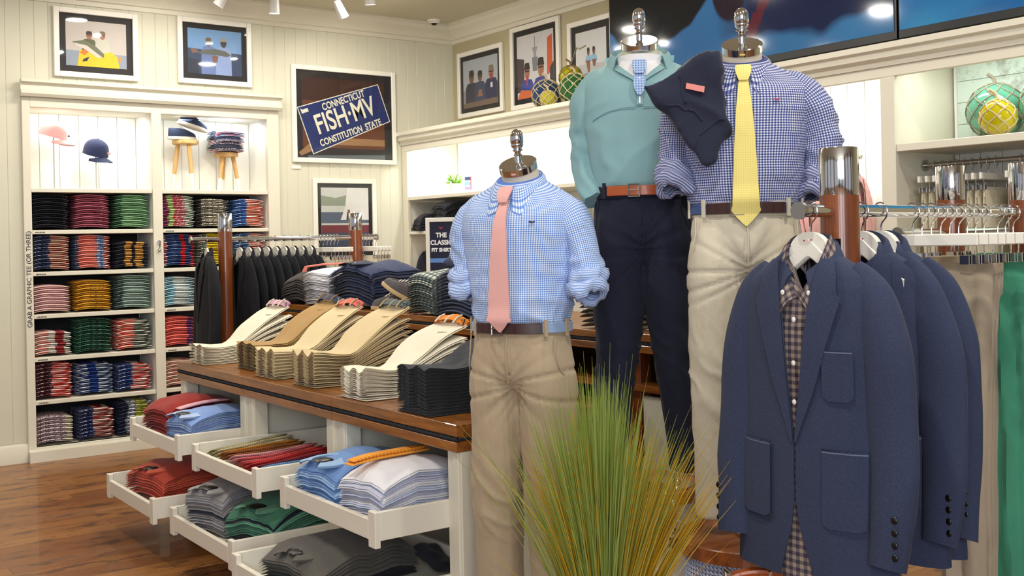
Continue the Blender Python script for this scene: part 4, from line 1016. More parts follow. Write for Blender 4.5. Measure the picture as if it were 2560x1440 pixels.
# ------------------------------------------------------------------ display table with pull-out trays
TX, TZ = 2.07, .86
tb = thing('display_table', 'long two-tier white table with wood tops and pull-out trays', 'display table', (TX, 3.2, 0))
def tbx(mb, lo, hi, b=.003, mi=0): mb.bbox((lo[0]-TX, lo[1]-3.2, lo[2]), (hi[0]-TX, hi[1]-3.2, hi[2]), b, mi)
U3 = [(3.20, 4.165), (4.165, 5.13), (5.13, 6.095)]
for i, (a, c) in enumerate(U3):
    mb = MB(); tbx(mb, (TX, a+.0008, .817), (2.86, c-.0008, TZ), .002); tbx(mb, (TX+.014, a+.001, .798), (2.86, c-.001, .8165), .001); tbx(mb, (TX, a+.0008, .762), (2.86, c-.0008, .7975), .002)
    mb.build('tabletop', WALNUT, tb)
def rope(pts, r, m_, parent, name='rope_trim', pitch=.03, org=(TX, 3.2, 0)):
    a, b_ = Vector(pts[0])-Vector(org), Vector(pts[1])-Vector(org); d = (b_-a).normalized(); Ln = (b_-a).length; s_ = d.orthogonal().normalized(); u_ = d.cross(s_)
    mb = MB(); n = int(Ln/pitch*6)
    for ph in (0, PI*2/3, PI*4/3):
        mb.tube([a+d*(Ln*i/n)+(s_*math.cos(2*PI*i/6+ph)+u_*math.sin(2*PI*i/6+ph))*r*.5 for i in range(n+1)], r*.58, 5)
    return mb.build(name, m_, parent)
for a, c in U3: rope([(TX+.008, a+.004, .8073), (TX+.008, c-.004, .8073)], .009, ROPE, tb)
rope([(TX+.012, 3.206, .8073), (2.85, 3.206, .8073)], .009, ROPE, tb)
for a, c in U3:
    for yy in (a+.003, c-.092):
        mb = MB(); tbx(mb, (TX+.02, yy, 0), (TX+.09, yy+.089, .762)); tbx(mb, (TX+.014, yy+.012, 0), (TX+.03, yy+.050, .76), .004); mb.build('leg', CREAM, tb)
        mb = MB(); tbx(mb, (2.74, yy, 0), (2.81, yy+.089, .762)); mb.build('leg', CREAM, tb)
    for yy in (a+.012, c-.03):
        mb = MB(); tbx(mb, (TX+.085, yy, .05), (2.745, yy+.018, .762)); mb.build('side_panel', CREAM, tb)
    mb = MB(); tbx(mb, (2.78, a+.08, .05), (2.80, c-.08, .762)); mb.build('back_panel', plain('grey_back', (196, 200, 204)), tb)
    mb = MB(); tbx(mb, (TX+.1, a+.03, .05), (2.78, c-.03, .075)); mb.build('bottom_board', plain('grey_back', (196, 200, 204)), tb)
# upper tier
for i, (a, c) in enumerate([(2.56, 3.24), (3.24, 4.477), (4.477, 5.60), (5.60, 6.49)]):
    mb = MB(); tbx(mb, (2.85, a+.0008, 1.105), (3.55, c-.0008, 1.135), .002); tbx(mb, (2.862, a+.001, 1.09), (3.55, c-.001, 1.1045), .001); tbx(mb, (2.85, a+.0008, 1.060), (3.55, c-.0008, 1.0895), .002); mb.build('upper_top', WALNUT, tb)
    rope([(2.858, a+.004, 1.0975), (2.858, c-.004, 1.0975)], .008, ROPE, tb)
    mb = MB(); tbx(mb, (3.50, a, .1), (3.52, c, 1.06)); mb.build('rear_panel', plain('dark_walnut', (52, 26, 14), .5), tb)
    for yy in (a, c-.06):
        mb = MB(); tbx(mb, (2.93, yy+.002, .0 if yy < 3.1 else .0), (2.99, yy+.058, 1.06)); mb.build('upright', MAHOG, tb)
mb = MB(); tbx(mb, (2.90, 2.56, .90), (3.50, 6.47, .93)); mb.build('lower_shelf', WALNUT, tb)
mb = MB(); tbx(mb, (2.93, 2.63, .12), (2.955, 3.17, .88)); mb.build('front_panel', CREAM, tb)
def tray(yr, yl, xf, zt, hh=.10, xb=None):
    """pull-out tray: notched front, sides, back and bottom; its handle notch is cut in the front"""
    xb = xb or xf+.72; o = bpy.data.objects.new('tray', None); COL.objects.link(o); o.parent = tb; o.location = (xf-TX, yr-3.2, zt-hh); o.empty_display_size = .05
    W = yl-yr; D = xb-xf
    mb = MB(); mb.bbox((0, 0, -.025), (.022, .05, hh), .002); mb.bbox((0, W-.05, -.025), (.022, W, hh), .002); mb.bbox((0, .0495, -.0), (.022, W-.0495, hh-.030), .002); mb.build('front_board', TRAYM, o)
    for a in (0, W-.018):
        mb = MB(); mb.bbox((.022, a, 0), (D, a+.018, hh), .002); mb.build('side_board', TRAYM, o)
    mb = MB(); mb.bbox((D-.018, .018, 0), (D, W-.018, hh), .002); mb.build('back_board', TRAYM, o)
    mb = MB(); mb.bbox((.02, .018, .002), (D-.018, W-.018, .014), .001); mb.build('bottom_board', TRAYM, o)
    return zt-hh+.0145
zr1 = tray(3.29, 4.075, 1.79, .58)
zm1 = tray(4.262, 5.03, 1.77, .58)
zl1 = tray(5.225, 5.995, 1.772, .59)
zm2 = tray(4.262, 5.03, 1.66, .300)
zl2 = tray(5.225, 5.995, 1.645, .302)
zr2 = tray(3.29, 4.075, 1.583, .310)

# ------------------------------------------------------------------ chinos fanned out on the lower top
def chino_stack(x0, yc, n, t, w, base_c, word, seed, rise=.30, fan=.32, rz=0.0, belt=None, beltword='', top_rise=None, L_=.57, drop=0, topc=None):
    rnd = random.Random(seed); mt_ = fabric('chino_'+word.replace(' ', '_'), base_c, bumps=.25)
    for k in range(n):
        f = k/(n-1); last = k == n-1
        el = (rise*.35+(.85*rise)*f) + (.05 if last else 0); yaw = fan*(f-.62)+(.06 if last else 0); z00 = k*t; Lk = L_-rnd.uniform(0, .03)+(.03 if last else 0)
        mb = MB()
        def mp(x, y, z, el=el, yaw=yaw, z00=z00, k=k):
            s_ = x; fl = .17; zz = z-z00
            # path in x-z: flat, then rising
            if s_ <= fl: px, pz, an = s_, 0.0, 0.0
            else:
                u = s_-fl; R_ = .16; arc = min(u, R_*el); an = arc/R_; px = fl+R_*math.sin(an); pz = R_*(1-math.cos(an)); rem = u-arc; px += rem*math.cos(an); pz += rem*math.sin(an)
            crinkle = (.012+.006*math.sin(seed))*(2/PI)*math.asin(math.sin(y*62+seed+s_*8))*max(0, 1-s_/.24)*min(1, z/.05)+.008*noise.noise(Vector((x*8, y*13+seed, .5)))*min(1, z/.04)
            yy = y*(1-.10*(s_/L_)-.14*math.sin(PI*min(1, s_/.34))*f); pz += z00+crinkle+.010*(k/n)+.022*f*math.sin(PI*min(1, max(0, s_-.2)/(L_-.2)))+.5*max(0, .10-s_)*f*.2
            px -= zz*math.sin(an); pz += zz*math.cos(an)
            u = max(0, px-.12); yw = yaw*min(1, u/.2); ya = yy*math.cos(yw)+u*math.sin(yw); xa = px-(yy*math.sin(yw) if u > 0 else 0)
            return (xa-drop*k*.0, ya, max(pz, .0005+zz*.3))
        for q in (0, 1):
            mb.pillow(Lk, w*(1-.04*q), t*.47, z00+q*t*.47, 26, 12, mp, e=9, cx=Lk/2-.0+.004*rnd.random())
        lb_ = f"{word} chinos, {nth(k, n)} of their fanned stack".replace(',', '')
        if last and belt:
            lb_ = f"{word} chinos with {beltword} belt, topmost of their fanned stack".replace(',', '')
            o = thing('folded_chinos', lb_, 'chinos', (x0, yc, TZ+.0005), rz, word+' chinos in one fanned stack'); mb.build('legs', mt_ if not topc else fabric('chino_top_'+word.replace(' ', '_'), topc, bumps=.25), o)
            mb2 = MB(); rows = []; rows2 = []
            for i in range(21):
                a = 2*PI*i/20; yy = (w*.45)*math.cos(a); zz_ = .022*math.sin(a)*1.3+.004
                rows.append([mp(Lk-.022, yy, z00+t*.5+zz_), mp(Lk+.024, yy, z00+t*.5+zz_)])
            mb2.grid(rows, flip=True); mb2.grid([[Vector(p)*.999 for p in r] for r in rows]); 
            bo = mb2.build('belt', fabric('belt_'+beltword.replace(' ', '_'), belt), o)
            for yy in (-.26, .0, .28):
                mb3 = MB(); c0 = Vector(mp(Lk-.036, yy*w, z00+t*.5+.028)); c1_ = Vector(mp(Lk+.030, yy*w, z00+t*.5+.032)); mb3.tube([c0-Vector((0, 0, .004)), c0.lerp(c1_, .5)+Vector((0, 0, .003)), c1_-Vector((0, 0, .004))], .0042, 6); mb3.build('belt_loop', mt_, o)
            mb4 = MB(); c0 = Vector(mp(Lk-.012, -.36*w, z00+t*.5+.017)); mb4.tube([c0+Vector((0, -.02, -.01)), c0+Vector((.01, -.02, .014)), c0+Vector((.01, .02, .014)), c0+Vector((0, .02, -.01))], .004, 6); bb = mb4.build('buckle', CHROME, bo)
            mb5 = MB(); c0 = Vector(mp(Lk*.80, -.26*w, z00+t*1.02)); mb5.tube([c0+Vector((-.012, .022, 0)), c0+Vector((0, .0, .001)), c0+Vector((.012, -.022, 0))], .0016, 5); mb5.build('pocket_seam', fabric('seam_brown', (150, 124, 88)), o)
        else:
            o = mb.build('folded_chinos', mt_); o.location = (x0, yc, TZ+.0005); o.rotation_euler = (0, 0, rz); tag(o, lb_, 'chinos', word+' chinos in one fanned stack')
chino_stack(2.10, 5.86, 7, .013, .235, (226, 216, 192), 'ivory', 11, .43, .3, 0, (186, 140, 160), 'lilac')
chino_stack(2.20, 5.42, 9, .0135, .235, (140, 112, 58), 'caramel brown', 12, .42, .34, 0, (48, 52, 84), 'navy striped', topc=(168, 132, 76))
chino_stack(2.12, 4.98, 9, .0135, .235, (188, 168, 128), 'light khaki', 13, .45, .36, 0, (222, 100, 84), 'coral', topc=(216, 196, 152))
chino_stack(2.12, 4.55, 10, .0135, .235, (176, 154, 114), 'tan khaki', 14, .40, .40, 0, (76, 88, 92), 'grey woven', topc=(212, 190, 146))
chino_stack(2.10, 4.03, 8, .0135, .235, (230, 222, 204), 'off white', 15, .34, .32, 0, (226, 130, 20), 'orange', topc=(232, 224, 202))
chino_stack(2.085, 3.52, 14, .0115, .25, (20, 24, 36), 'black navy', 16, .20, .10, 0)

# ------------------------------------------------------------------ clothes in the trays
def M(n, c, **k): return fabric(n, c, **k)
RUSTR = M('brick_red_cotton', (146, 30, 16)); BLUEOX = checked('blue_oxford', (196, 210, 232), (150, 174, 214), .005, .5, coord='Object'); CHAM = M('chambray', (120, 150, 200))
pile('brick red trousers', 'trousers', 'folded_trousers', (2.02, 5.765, zl1), .18, .28, .40, 5, .036, [RUSTR], 21, .06, .02, 'brick red trousers in the top left tray', wrinkle=.012)
pile('pale blue oxford shirt in top left tray', 'shirt', 'folded_shirt', (2.02, 5.43, zl1), .2, .25, .40, 9, .017, [M('pale_blue_cotton', (150, 176, 222)), BLUEOX, M('sky_cotton', (128, 158, 214))], 22, .05, .02, 'pale blue shirts in the top left tray', collar=BLUEOX, wrinkle=.010)
mb = MB(); mb.pillow(.30, .05, .012, 0, 14, 6, lambda x, y, z: (x, y, z+.02*math.sin(x*7+1.2)), e=6)
o = mb.build('necktie', M('pink_tie_silk', (214, 160, 172))); o.location = (2.02, 5.54, zl1+.165); o.rotation_euler = (0, 0, .2); tag(o, 'pale pink necktie folded over the blue shirts in the top left tray', 'necktie')
beltc = [('olive and cream', (176, 166, 110)), ('cream dotted', (210, 196, 156)), ('amber', (196, 130, 30)), ('rust brown', (150, 84, 30)), ('pale pink', (226, 160, 166)), ('rose', (214, 96, 100)), ('coral red', (214, 70, 58)), ('bright red', (196, 40, 44)), ('burgundy', (130, 32, 52)), ('sky blue', (96, 146, 196))]
for i, (wd, c) in enumerate(beltc):
    mt_ = checked('tie_'+wd.replace(' ', '_'), c, tuple(int(v*.72) for v in c), .009, .45, coord='Object')
    mb = MB()
    def mp(x, y, z, i=i): return (x, y+.03*((x+.2)**2)*(-3), z+.05*max(0, x+.05)+.006*math.sin(x*9+i)+.012)
    mb.pillow(.40-.012*(i % 3), .062, .016, 0, 20, 6, mp, e=5); mb.pillow(.39, .058, .015, .015, 20, 6, mp, e=5)
    o = mb.build('folded_tie', mt_); o.location = (2.01, 4.92-.066*i, zm1+.030+(.004 if i % 2 else 0)); o.rotation_euler = (-.42, 0, .05); tag(o, f"{wd} folded tie lying in the row of ties in the middle tray", 'necktie', 'folded ties in the middle tray')
LB = M('light_blue_oxford', (154, 188, 228)); LB2 = M('mid_blue_oxford', (112, 150, 208))
pile('light blue shirt in front right tray', 'shirt', 'folded_shirt', (2.03, 3.875, zr1), .14, .28, .40, 6, .025, [LB, LB2], 31, .05, .03, 'light blue shirts in the front right tray', collar=LB, wrinkle=.012)
WS = checked('white_striped_shirt', (232, 232, 238), (176, 188, 220), .006, .35, coord='Object'); WH = M('white_cotton', (232, 230, 236))
pile('white shirt in front right tray', 'shirt', 'folded_shirt', (2.03, 3.50, zr1), .12, .27, .40, 11, .0165, [WS, WH, M('lilac_white_cotton', (206, 206, 226))], 32, .05, .02, 'white shirts in the front right tray', wrinkle=.009)
mb = MB(); mb.pillow(.36, .058, .012, 0, 20, 6, lambda x, y, z: (x, y, z-.16*max(0, -x-.06)**1.3), e=6); mb.pillow(.34, .05, .012, .011, 20, 6, lambda x, y, z: (x, y, z-.16*max(0, -x-.06)**1.3), e=6)
o = mb.build('necktie', checked('orange_tie_print', (226, 134, 24), (236, 168, 70), .016, .3, coord='Object')); o.location = (2.00, 3.56, zr1+.212); o.rotation_euler = (0, 0, .1); tag(o, 'orange printed necktie laid across the white shirts', 'necktie')
COR = M('coral_cotton', (206, 88, 62)); COR2 = M('deep_coral_cotton', (180, 64, 44))
pile('coral red polo in lower left tray', 'polo shirt', 'folded_polo', (1.93, 5.66, zl2), .2, .40, .42, 5, .026, [COR, COR2, COR], 41, .05, .03, 'coral polos in the lower left tray', collar=COR, wrinkle=.016)
GRY = M('grey_marl', (162, 156, 154), heather=(136, 132, 134)); GRS = checked('grey_stripe', (166, 162, 162), (126, 126, 140), .008, .3, coord='Object'); SLT = M('slate_marl', (62, 64, 82))
pile('grey polo in lower middle tray', 'polo shirt', 'folded_polo', (1.89, 4.82, zm2), .35, .26, .36, 8, .024, [GRY, GRS, GRY, SLT, GRY], 42, .05, .02, 'grey polos in the lower middle tray', collar=GRY, wrinkle=.012)
GRN = M('sea_green_cotton', (98, 156, 126)); GRN2 = M('deep_green_cotton', (66, 122, 96))
pile('green polo in lower middle tray', 'polo shirt', 'folded_polo', (2.0, 4.50, zm2), .35, .30, .42, 7, .022, [NAVYF, GRN2, GRN, GRN2, GRN], 43, .07, .03, 'green polos in the lower middle tray', collar=GRN, wrinkle=.014, words=['navy under the', 'green', 'green', 'green', 'green', 'green', 'green'])
CHR = M('charcoal_marl', (98, 93, 86), heather=(78, 75, 72)); BLKC = M('black_cotton', (26, 26, 36))
pile('charcoal polo in lowest front tray', 'polo shirt', 'folded_polo', (1.90, 3.79, zr2), .15, .40, .46, 4, .028, [BLKC, CHR, CHR, CHR], 44, .06, .03, 'charcoal polos in the lowest front tray', collar=CHR, wrinkle=.016)
mb = MB()
def mpb(x, y, z): return (x, y, z+.03+.02*math.sin(y*30)+.016*noise.noise(Vector((x*20, y*20, 2))))
mb.pillow(.10, .22, .05, 0, 12, 20, mpb, e=4); o = mb.build('rolled_shorts', BLKC); o.location = (2.22, 3.60, zr2+.0); o.rotation_euler = (0, 0, .3); tag(o, 'black bundled shorts beside the charcoal polos in lowest front tray', 'shorts')

# ------------------------------------------------------------------ clothes on the upper tier
U = 1.1355
def U_at(px, py, z=U): p = onp(px, py, 2, z); return p
DK = M('charcoal_twill', (52, 44, 38)); p = U_at(740, 765)
pile('charcoal trousers on the upper tier', 'trousers', 'folded_trousers', (3.05, 6.31, U), .2, .28, .34, 4, .040, [DK], 51, .05, .03, 'charcoal trousers at the far end of the upper tier', wrinkle=.014)
pile('white tee on the upper tier', 'folded tee', 'folded_tee', (3.05, 5.99, U), .1, .30, .34, 12, .0175, [WH, M('soft_white_jersey', (224, 222, 226))], 52, .03, .012, 'white tees on the upper tier', wrinkle=.008)
mb = MB(); mb.tube([(-.16, .06, -.06), (-.15, .055, .0), (-.06, .03, .025), (.06, 0, .03), (.15, -.03, .02)], [.012]*5, 8); mb.xf(Matrix.Diagonal((1, 1.6, .5, 1)))
o = mb.build('belt', M('coral_webbing', (226, 120, 106))); o.location = (3.04, 6.03, U+.235); tag(o, 'coral webbing belt laid over the white tees on the upper tier', 'belt')
NVS = M('navy_knit', (42, 54, 92), heather=(34, 44, 76)); NVS2 = M('dark_navy_knit', (26, 34, 60))
pile('navy sweater on the upper tier', 'sweater', 'folded_sweater', (3.07, 5.58, U), .12, .44, .36, 6, .034, [NVS, NVS2, NVS], 53, .03, .05, 'navy sweaters on the upper tier', collar=NVS2, wrinkle=.016)
shoe('grey suede boat shoe lying flat beside the navy sweaters', (2.96, 5.20, U), 1.95, GREYC, plain('gum_sole', (196, 168, 124), .6), 0, .27)
shoe('grey suede boat shoe propped up on its pair', (2.95, 5.07, U+.082), 2.1, GREYC, plain('gum_sole', (196, 168, 124), .6), -.48, .27)
PLD = checked('grey_plaid', (196, 196, 184), (110, 122, 118), .03, .45, (60, 70, 72), coord='Object')
pile('grey plaid shirt on the upper tier', 'shirt', 'folded_shirt', (3.00, 4.74, U), .1, .23, .30, 8, .025, [PLD], 54, .03, .022, 'grey plaid shirts on the upper tier', wrinkle=.008)
BGS = M('slate_blue_knit', (66, 78, 110), heather=(54, 64, 92))
pile('slate blue sweater on the upper tier', 'sweater', 'folded_sweater', (3.02, 4.44, U), .08, .27, .32, 6, .037, [BGS, M('slate_blue_knit_dark', (54, 66, 96))], 55, .03, .025, 'slate blue sweaters on the upper tier', wrinkle=.012)
mb = MB(); rnd = random.Random(4)
def mpc(x, y, z): return (x, y+.3*z, z+.05*math.cos(x*14)*math.cos(y*12)+.016*noise.noise(Vector((x*22, y*18, 3)))+.02)
mb.pillow(.22, .24, .055, 0, 16, 16, mpc, e=5); o = mb.build('folded_polo', M('dark_denim_polo', (36, 46, 80))); o.location = (3.02, 4.47, U+.212); tag(o, 'crumpled dark blue polo lying on top of the slate blue sweaters', 'polo shirt')
TAU = M('taupe_knit', (92, 84, 76)); 
pile('taupe sweater on the upper tier', 'sweater', 'folded_sweater', (3.02, 3.33, U), .0, .30, .30, 6, .036, [TAU, M('taupe_knit_dark', (76, 70, 64))], 56, .03, .02, 'taupe sweaters between the two front mannequins', wrinkle=.012)
JN = M('grey_denim', (120, 122, 126)); JN2 = M('washed_denim', (70, 84, 108))
pile('faded jeans on the lower shelf', 'jeans', 'folded_jeans', (3.10, 2.83, .9305), .0, .36, .34, 7, .019, [JN, M('light_grey_denim', (146, 144, 142))], 57, .02, .01, 'faded jeans on the lower shelf', wrinkle=.006)
mb = MB(); mb.pillow(.30, .20, .03, 0, 12, 12, lambda x, y, z: (x, y, z+.10*max(0, x+.12)), e=6); o = mb.build('folded_jeans', JN2); o.location = (3.08, 2.80, 1.02-.9305+.9305-.02+.065-.0); o.location.z = .9305+7*.019+.012; tag(o, 'blue washed jeans lying on the faded jeans on lower shelf', 'jeans')
# standing sign
a = onp(1086, 545, 0, 3.30); sw, shh = .19, a.z-U
t = thing('standing_sign', 'white framed standing sign for the classic fit shirt behind the sweaters', 'sign', (3.30, a.y-.075, U), -.95)
mb = MB()
for lo, hi in (((-sw/2, -.012, 0), (-sw/2+.024, .004, shh)), ((sw/2-.024, -.012, 0), (sw/2, .004, shh)), ((-sw/2+.018, -.012, shh-.024), (sw/2-.018, .004, shh)), ((-sw/2+.018, -.012, 0), (sw/2-.018, .004, .03))): mb.bbox(lo, hi, .002)
mb.build('frame', WHITE, t)
mb = MB(); mb.bbox((-sw/2+.017, -.006, .028), (sw/2-.017, .002, shh-.017), .001); cd = mb.build('card', plain('sign_navy', (22, 24, 50), .5), t)
mb = MB(); zt = shh-.03; mb.bbox((-sw/2+.018, -.007, zt-.225), (sw/2-.018, -.0062, zt-.200), .0002); mb.build('blue_band', plain('sign_band', (96, 140, 206), .5), cd)
SW = plain('sign_white', (238, 238, 240), .5)
for s_, sz, z in (('THE', .036, zt-.070), ('CLASSIC', .036, zt-.112), ('FIT SHIRT', .029, zt-.154)):
    text(s_, sz, SW, 'lettering', cd, Matrix.Translation((0, -.0075, z)) @ Matrix.Rotation(PI/2, 4, 'X'), .0003, .0014)
mb = MB(); wh = [(-.012, .004), (-.004, -.004), (.004, -.003), (.008, .004), (.013, .009), (.007, .008), (.004, .006), (.0, .002), (-.005, .004), (-.009, .007), (-.014, .008)]
q = [(x, -.0078, zt-.030+z) for x, z in wh]; mb.add(q+[(x, -.0062, z) for x, y, z in q], [tuple(range(11)), tuple(range(11, 22))[::-1]]); mb.build('whale_mark', plain('mark_red', (200, 50, 66)), cd, smooth=False)

# ------------------------------------------------------------------ first bay of the wall cabinets: dark clothes and a jacket
p = onp(1060, 560, 0, 5.0)
pile('dark navy trousers on the second cabinet shelf', 'trousers', 'folded_trousers', (5.0, p.y-.10, 1.6045), -.3, .34, .30, 6, .021, [M('ink_navy_cotton', (18, 20, 34))], 61, .05, .02, 'dark navy trousers on the cabinet shelf', wrinkle=.012, kshrink=.25, skew=.0)
pile('black navy sweater on the second cabinet shelf', 'sweater', 'folded_sweater', (5.03, p.y-.47, 1.6045), -.2, .36, .32, 7, .032, [M('ink_navy_knit', (16, 18, 30))], 62, .05, .02, 'black navy sweaters on the cabinet shelf', wrinkle=.012)
ORJ = M('orange_lining', (226, 84, 44)); j = jacket('dark jacket with orange lining hanging in the first cabinet bay', (5.11, onp(1075, 640, 0, 5.1).y-.02, 1.56), .5, NAVYF, False, None, 8, 'jacket', 'hanging_jacket'); j.scale = (1, .5, 1)
mb = MB(); strip(mb, [(-.13, -.045, -.012), (-.25, -.045, -.02), (-.40, -.04, -.03), (-.8, -.04, -.03)], jfront, .014, .003, 20, 4); mb.build('orange_facing', ORJ, j)
h = hanger('white hanger holding the dark jacket in first cabinet bay', (5.11, j.location.y, 1.56), .5, 'coat')
# pink shirts in the middle bay
PS = M('pink_poplin', (232, 190, 186)); PST = checked('pink_stripe', (236, 206, 202), (226, 170, 170), .012, .5, coord='Object')
for wd, yy, m_ in (('plain pink shirt', 4.16, PS), ('pink striped shirt', 3.79, PST)):
    j = jacket(f"{wd} hanging in the middle cabinet bay behind the chrome post", (5.11, yy, 1.955), .25, m_, False, None, 9, 'shirt', 'hanging_shirt'); j.scale = (1, .6, 1)
    hanger(f"white hanger of the {wd} in middle cabinet bay", (5.11, yy, 1.955), .25, 'coat')
# right bay: hangers with cream shorts and dark trousers
RB = 1.855+.016; hp = None
for i in range(12):
    yy = 3.27-.042*i if i < 9 else 3.27-.042*8-.13-.10*(i-9)
    lb_ = f"cream trousers {NUMW[i]} from the left in the right cabinet bay"
    if hp is None: hp = o = hang_trousers(lb_, (5.11, yy, RB), .12, TCREAM, 5, 'cream trousers in the right cabinet bay', .60)
    else:
        o = copy_tree(hp); o.location = (5.11, yy, RB); tag(o, lb_, None)
    o.scale = (.85, .55, 1)
    o = put(HT0, 'HT', (5.11, yy, RB), .12, f"white clip hanger {NUMW[i]} from the left in the right cabinet bay", 'clip hangers in the right cabinet bay')
for i in range(3):
    j = copy_tree(DJ); j.location = (5.11, 2.73-.09*i, RB); j.rotation_euler = (0, 0, .3); j.scale = (1, .3, 1); tag(j, f"{['first', 'second', 'third'][i]} black jacket from the left in the right cabinet bay", None, 'black jackets in the right cabinet bay')
    put(HC0, 'HC', (5.11, 2.73-.09*i, RB), .3, f"white hanger of the {['first', 'second', 'third'][i]} black jacket in right cabinet bay", 'coat hangers in the right cabinet bay')

# ------------------------------------------------------------------ dressed mannequins
TB = [(-.05, .138, .096), (-.02, .147, .104), (0, .153, .110), (.03, .164, .120), (.08, .172, .125), (.16, .180, .128), (.25, .194, .131), (.32, .203, .128), (.37, .200, .119), (.405, .184, .104), (.43, .152, .090), (.448, .118, .080), (.464, .090, .074), (.480, .074, .069)]
def torso(z, S_): return lerp_table([(a[0]*S_,)+a[1:] for a in TB], z)
def folds(seed, amp=.008):
    def d(p, n_):
        k_ = max(0, min(1, (p.z-.34)/.12)); p = Vector((p.x, p.y, p.z+.34*p.y*k_*k_*(3-2*k_)))
        n_ = n_*max(0, min(1, (p.z+.005)*30)); side = min(1, abs(p.x)/.12); low = max(0, 1-p.z/.22) if p.z > 0 else 1
        return p+n_*(amp*noise.noise(Vector((p.x*9+seed, p.y*6, p.z*5)))+amp*1.5*ridge((p.x+p.z*.7, p.y, p.z), 7, 4, 12, seed)*side*(.4+.6*low)+amp*1.2*ridge((p.x, p.y, p.z-p.x*.5), 18, 6, 4, seed+5)*low)
    return d
def slv(seed, amp=.008):
    return lambda q, n_: q+n_*max(.15, min(1, (.385-q.z)*7))*(amp*noise.noise(Vector((q.x*14+seed, q.y*12, q.z*8)))+amp*1.6*ridge((q.x, q.y, q.z+q.x*.8), 10, 8, 14, seed))
def legs_mesh(zc, zh, seed, wid=1.0, spread=.092, knee=.080, hem=.071, tw=.006):
    """waist at z=0, crotch zc, hem zh"""
    mb = MB(); mb.loft([(0, 0, .012, .150*wid, .108), (0, 0, -.01, .158*wid, .116), (0, .004, -.06, .166*wid, .124), (0, .008, -.12, .168*wid, .126), (0, .008, -.17, .150*wid, .112), (0, .006, zc-.035, .08*wid, .07)], 44, 20)
    for s_ in (-1, 1):
        x = s_*.088; rings = [(x*.85, .004, -.06, .084*wid, .108), (x*.92, .004, -.13, .092*wid, .116), (x*.98, .002, -.20, .0945*wid, .114), (x*1.0, .0, -.28, .0915*wid, .106), (x*1.02, -.004, -.40, .086*wid, .096), (s_*(spread+.002), -.008, -.54, knee, knee*1.08), (s_*(spread+tw*.5), -.0, -.70, knee*.96, knee*1.02), (s_*(spread+tw*.8), .006, zh+.1, hem*1.02, hem*1.05), (s_*(spread+tw), .006, zh, hem, hem)]
        mb.loft(rings, 32, 60)
    return mb
def trouser_disp(seed, zc, amp=1.0):
    def d(p):
        cr = math.exp(-((p.z-zc)**2)/.012); r_ = math.hypot(p.x, (p.z-zc+.01)*1.0)
        ray_ = ridge((math.atan2(p.z-zc, abs(p.x)+.02)*3.2, 0, r_*2), 1, 1, 1, seed)*cr
        knee = math.exp(-((p.z+.55)**2)/.02)
        return amp*(.006*noise.noise(Vector((p.x*7+seed, p.y*7, p.z*3.5)))-.009*ray_+.007*knee*ridge((p.x, p.y, p.z+p.x), 8, 8, 14, seed+2)+.004*ridge((p.x, p.y, p.z), 16, 10, 3, seed+8))
    return d
